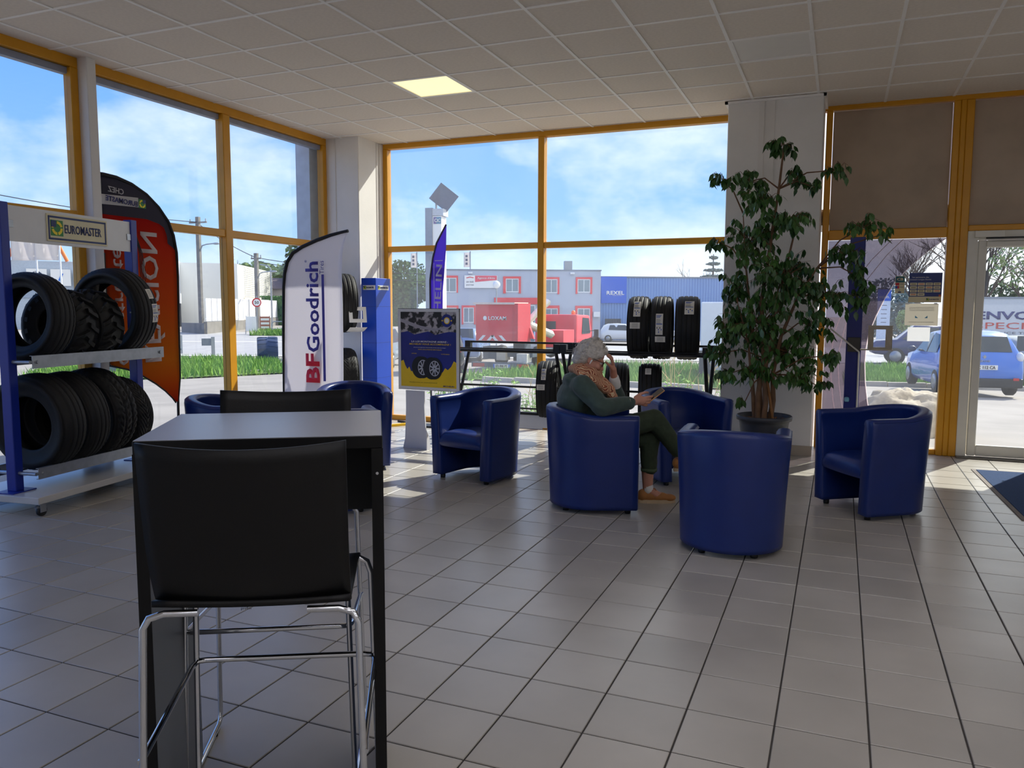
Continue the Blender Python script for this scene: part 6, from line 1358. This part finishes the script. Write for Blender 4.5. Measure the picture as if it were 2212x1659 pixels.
# dark blue pickup seen from the side
PK = [(0, .55, .84, 1.15, .80, 1.2), (1.6, .5, .9, 1.15, .84, 1.2), (1.75, .45, .9, 1.2, .72, 1.84), (3.0, .45, .9, 1.2, .74, 1.86), (3.7, .45, .9, 1.15, .80, 1.22), (4.6, .5, .9, 1.1, .8, 1.14), (4.85, .6, .82, .9, .7, .95)]
t, hw = car('pickup_truck', 'dark blue pickup passing on the road outside the sidelight', 6.2, 42.0, 90, PK, (24, 40, 96), (.95, 3.75), [[(.905, 1.9, 1.24), (.80, 2.0, 1.76), (.80, 2.9, 1.76), (.90, 3.5, 1.22)], [(-.905, 1.9, 1.24), (-.80, 2.0, 1.76), (-.80, 2.9, 1.76), (-.90, 3.5, 1.22)]], cat='truck', wr=.42)
MB().b2(.9, .93, 2.2, 2.5, .8, 1.05).build('warning_label', mat('warn_yellow', (230, 190, 60), .5), t); MB().b2(.5, .85, .6, 1.0, 1.2, 1.75).build('orange_load', mat('orange_load', (214, 96, 60), .6), t)
# white box van
x, y = -2.75, 22.6; t = thing('box_van', 'white box van parked outside between the tyres and the white pillar', 'van', (x, y, gz(x, y)), rd(0)); VW = mat('van_white', (226, 230, 236), .4, 0, .02)
MB().b2(-.85, .95, 0, 5.4, .85, 2.30).build('cargo_box', VW, t, bevel=.03); MB().b2(-.82, .92, -.05, 0, .42, .80).build('rear_step', mat('van_grey', (170, 176, 184), .5), t); MB().b2(-.30, .22, -.07, -.05, .50, .62).build('number_plate', PLT, t); bt(t, 'EK 648 VA', PAPERK, -.04, -.071, .56, .08, .42); MB().b2(-.86, -.55, -.06, .06, .3, .95).build('dark_post', mat('bollard_dark', (60, 66, 74), .6), t); MB().b2(-.85, .95, .1, 6.5, .42, .85).build('chassis', TRIMK, t)
bt(t, 'CO', MATS['sign_grey'], .55, -.002, 2.05, .12); 
for yy in (.9, 5.6):
    for s in (-.78, .88): MB().lathe([(0, -.1), (.34, -.1), (.36, 0), (.34, .1), (0, .1)], 18, T(s, yy, .36, 0, 0, PI/2)).build('wheel', TYR, t)
MB().b2(-.8, .9, 5.4, 6.9, .6, 2.1).build('cab', VW, t, bevel=.1)
# lettered delivery truck
x, y = 10.5, 52.0; z = gz(x, y); t = thing('delivery_truck', 'white delivery truck with large blue and red lettering beyond the blue hatchback', 'truck', (x, y, z), rd(-3)); TW = mat('truck_white', (214, 214, 210), .5, 0, .03)
MB().b2(-3.68, 4.4, 0, 2.4, .36, 3.36).build('cargo_box', TW, t, bevel=.03); MB().b2(-3.7, 4.42, -.02, 2.42, 3.3, 3.42).build('top_rail', mat('truck_rail', (160, 162, 164), .5, .3), t); MB().b2(-3.6, 4.3, .1, 2.3, .2, .36).build('chassis', TRIMK, t)
TB = mat('truck_navy', (26, 40, 110), .5); TR2 = mat('truck_red', (206, 60, 50), .5)
bt(t, 'ENVOYÉ', TB, -1.45, -.012, 2.46-.03, .58, 3.75, .03).data; MB().prism([(-3.66, 2.62), (-3.36, 2.66), (-3.5, 2.1), (-3.62, 2.1)], .0, .012, Matrix.Rotation(PI/2, 4, 'X')).build('logo_wedge', TB, t)
bt(t, 'SPECIAL', TR2, -1.55, -.012, 1.80, .36, 3.6, .0); bt(t, "L'URGENCE TRANSPORT", mat('truck_grey', (90, 94, 104), .5), -1.2, -.012, 1.40, .13, 4.4, .0); MB().b2(-3.6, 4.3, -.012, 0, .97, 1.0).build('red_line', TR2, t)
for xx in (-2.4, 2.8):
    for yy in (.1, 2.2): MB().lathe([(0, -.14), (.42, -.14), (.46, 0), (.42, .14), (0, .14)], 20, T(xx, yy, .46, 0, PI/2)).build('wheel', TYR, t)
# red aerial work truck
x, y = -12.45, 29.5; z = gz(x, y); t = thing('aerial_work_truck', 'red aerial work truck with white lettered basket and orange beacon', 'truck', (x, y, z)); LR = mat('truck_red_paint', (226, 44, 62), .4, 0, .05, 1.5, col2=(232, 62, 76)); z0 = -z
bk = MB().box(-.49, .75, z0+.80, 1.72, 1.3, 1.52).build('basket', LR, t, bevel=.04); MB().b2(-1.40, .42, -.02, 1.5, z0+1.52, z0+1.60).build('basket_rim', mat('worn_cream', (226, 206, 196), .7), t)
MB().b2(.37, .56, .0, 1.4, z0-.02, z0+1.56).build('basket_side', mat('truck_red_dark', (206, 40, 58), .5), t)
bt(bk, 'LOXAM', SIGNW, -.37, .086, z0+.965, .16, .80, .02); MB().prism(ell(-.92, z0+.965, .08, .09), -.09, -.085, FR_).build('logo_mark', SIGNW, bk)
for cx, d in ((-1.1, 1), (-.72, 1), (-.36, -1), (.0, -1)): MB().prism([(cx-.12, z0+.06), (cx+.02, z0+.06), (cx+.02+d*.2, z0+.27), (cx-.12+d*.2, z0+.27)], -.095, -.085, FR_).build('chevron_stripe', SIGNW, bk)
MB().b2(-1.2, 1.0, .5, 9.5, z0-.62, z0-.34).build('chassis', mat('chassis_dark', (72, 84, 96), .7), t, bevel=.02); MB().b2(-1.44, 1.17, -.1, .15, z0-1.02, z0-.82).build('rear_bumper', mat('bumper_grey', (92, 104, 116), .6), t)
lp = MB().b2(-.46, .27, -.13, -.10, z0-1.03, z0-.88).build('number_plate', PLT, t); bt(lp, 'ED 090 PT', PAPERK, -.09, -.131, z0-.955, .10, .50, .015); MB().b2(-.46, -.40, -.134, -.13, z0-1.03, z0-.88).build('plate_band', BLS, lp); MB().b2(.21, .27, -.134, -.13, z0-1.03, z0-.88).build('plate_band', BLS, lp)
for a, b in ((-1.36, -.86), (.58, 1.10)): MB().b2(a, b, -.14, -.1, z0-1.0, z0-.86).build('tail_lamp', TAIL, t)
MB().b2(.43, .88, .2, .7, z0-.82, z0-.46).build('tool_box', mat('tool_box_white', (214, 212, 204), .6), t); MB().b2(-.5, -.1, .3, .8, z0-.75, z0-.3).build('hydraulic_unit', mat('cream_unit', (200, 190, 170), .7), t); MB().b2(-1.15, -.55, .4, 1.2, z0-.72, z0-.2).build('outrigger_box', MATS['chassis_dark'], t); MB().b2(.0, .5, .9, 1.6, z0-.8, z0-.05).build('pump_box', MATS['chassis_dark'], t)
AW = mat('arm_white', (240, 232, 226), .5); MB().tube([(.15, 1.5, z0+.5), (.55, 2.0, z0+1.12), (.92, 2.6, z0+1.66)], .15, 4).build('boom', AW, t); MB().tube([(.3, 1.6, z0+.72), (.95, 3.0, z0+.22)], .17, 4).build('lower_boom', AW, t)
MB().prism([(.2, z0+.15), (.75, z0+.1), (.35, z0+1.15), (.18, z0+1.1)], -1.45, -1.3, FR_).build('boom_head', LR, t); MB().b2(.3, 1.3, 3.5, 5.0, z0-.34, z0+.4).build('turret', LR, t)
cb = MB(); cb.prism([(7.2, z0-.62), (9.6, z0-.62), (9.75, z0+.15), (9.3, z0+1.0), (7.2, z0+1.06)], -.98, .72, Matrix.Rotation(PI/2, 4, 'Z') @ Matrix.Rotation(PI/2, 4, 'X')); cb.build('cab', LR, t, bevel=.08)
MB().b2(-.85, -.35, 7.18, 7.2, z0+.15, z0+.72).build('rear_window', CGL, t); MB().add([(.745, 8.0, z0+.1), (.745, 9.4, z0+.1), (.735, 9.15, z0+.85), (.735, 8.1, z0+.9)], [(0, 1, 2, 3)]).build('side_window', CGL, t); MB().b2(-1.15, -.9, 6.5, 7.1, z0-.3, z0+1.25).build('boom_rest', LR, t)
MB().lathe([(0, 0), (.09, 0), (.1, .05), (.1, .15), (.06, .2), (0, .21)], 14, T(.28, 8.0, z0+1.04)).build('beacon', mat('beacon_orange', (255, 120, 30), .3), t); MB().b2(1.08, 1.3, 8.9, 9.0, z0-.1, z0+.3).build('wing_mirror', TRIMK, t); MB().tube([(.75, 9.0, z0+.2), (1.1, 8.95, z0+.25)], .02, 5).build('mirror_arm', TRIMK, t)
for yy in (1.9, 8.2):
    for s in (-.95, .75): MB().lathe([(0, -.16), (.42, -.16), (.47, 0), (.42, .16), (0, .16)], 20, T(s, yy, .47, 0, 0, PI/2)).build('wheel', TYR, t)
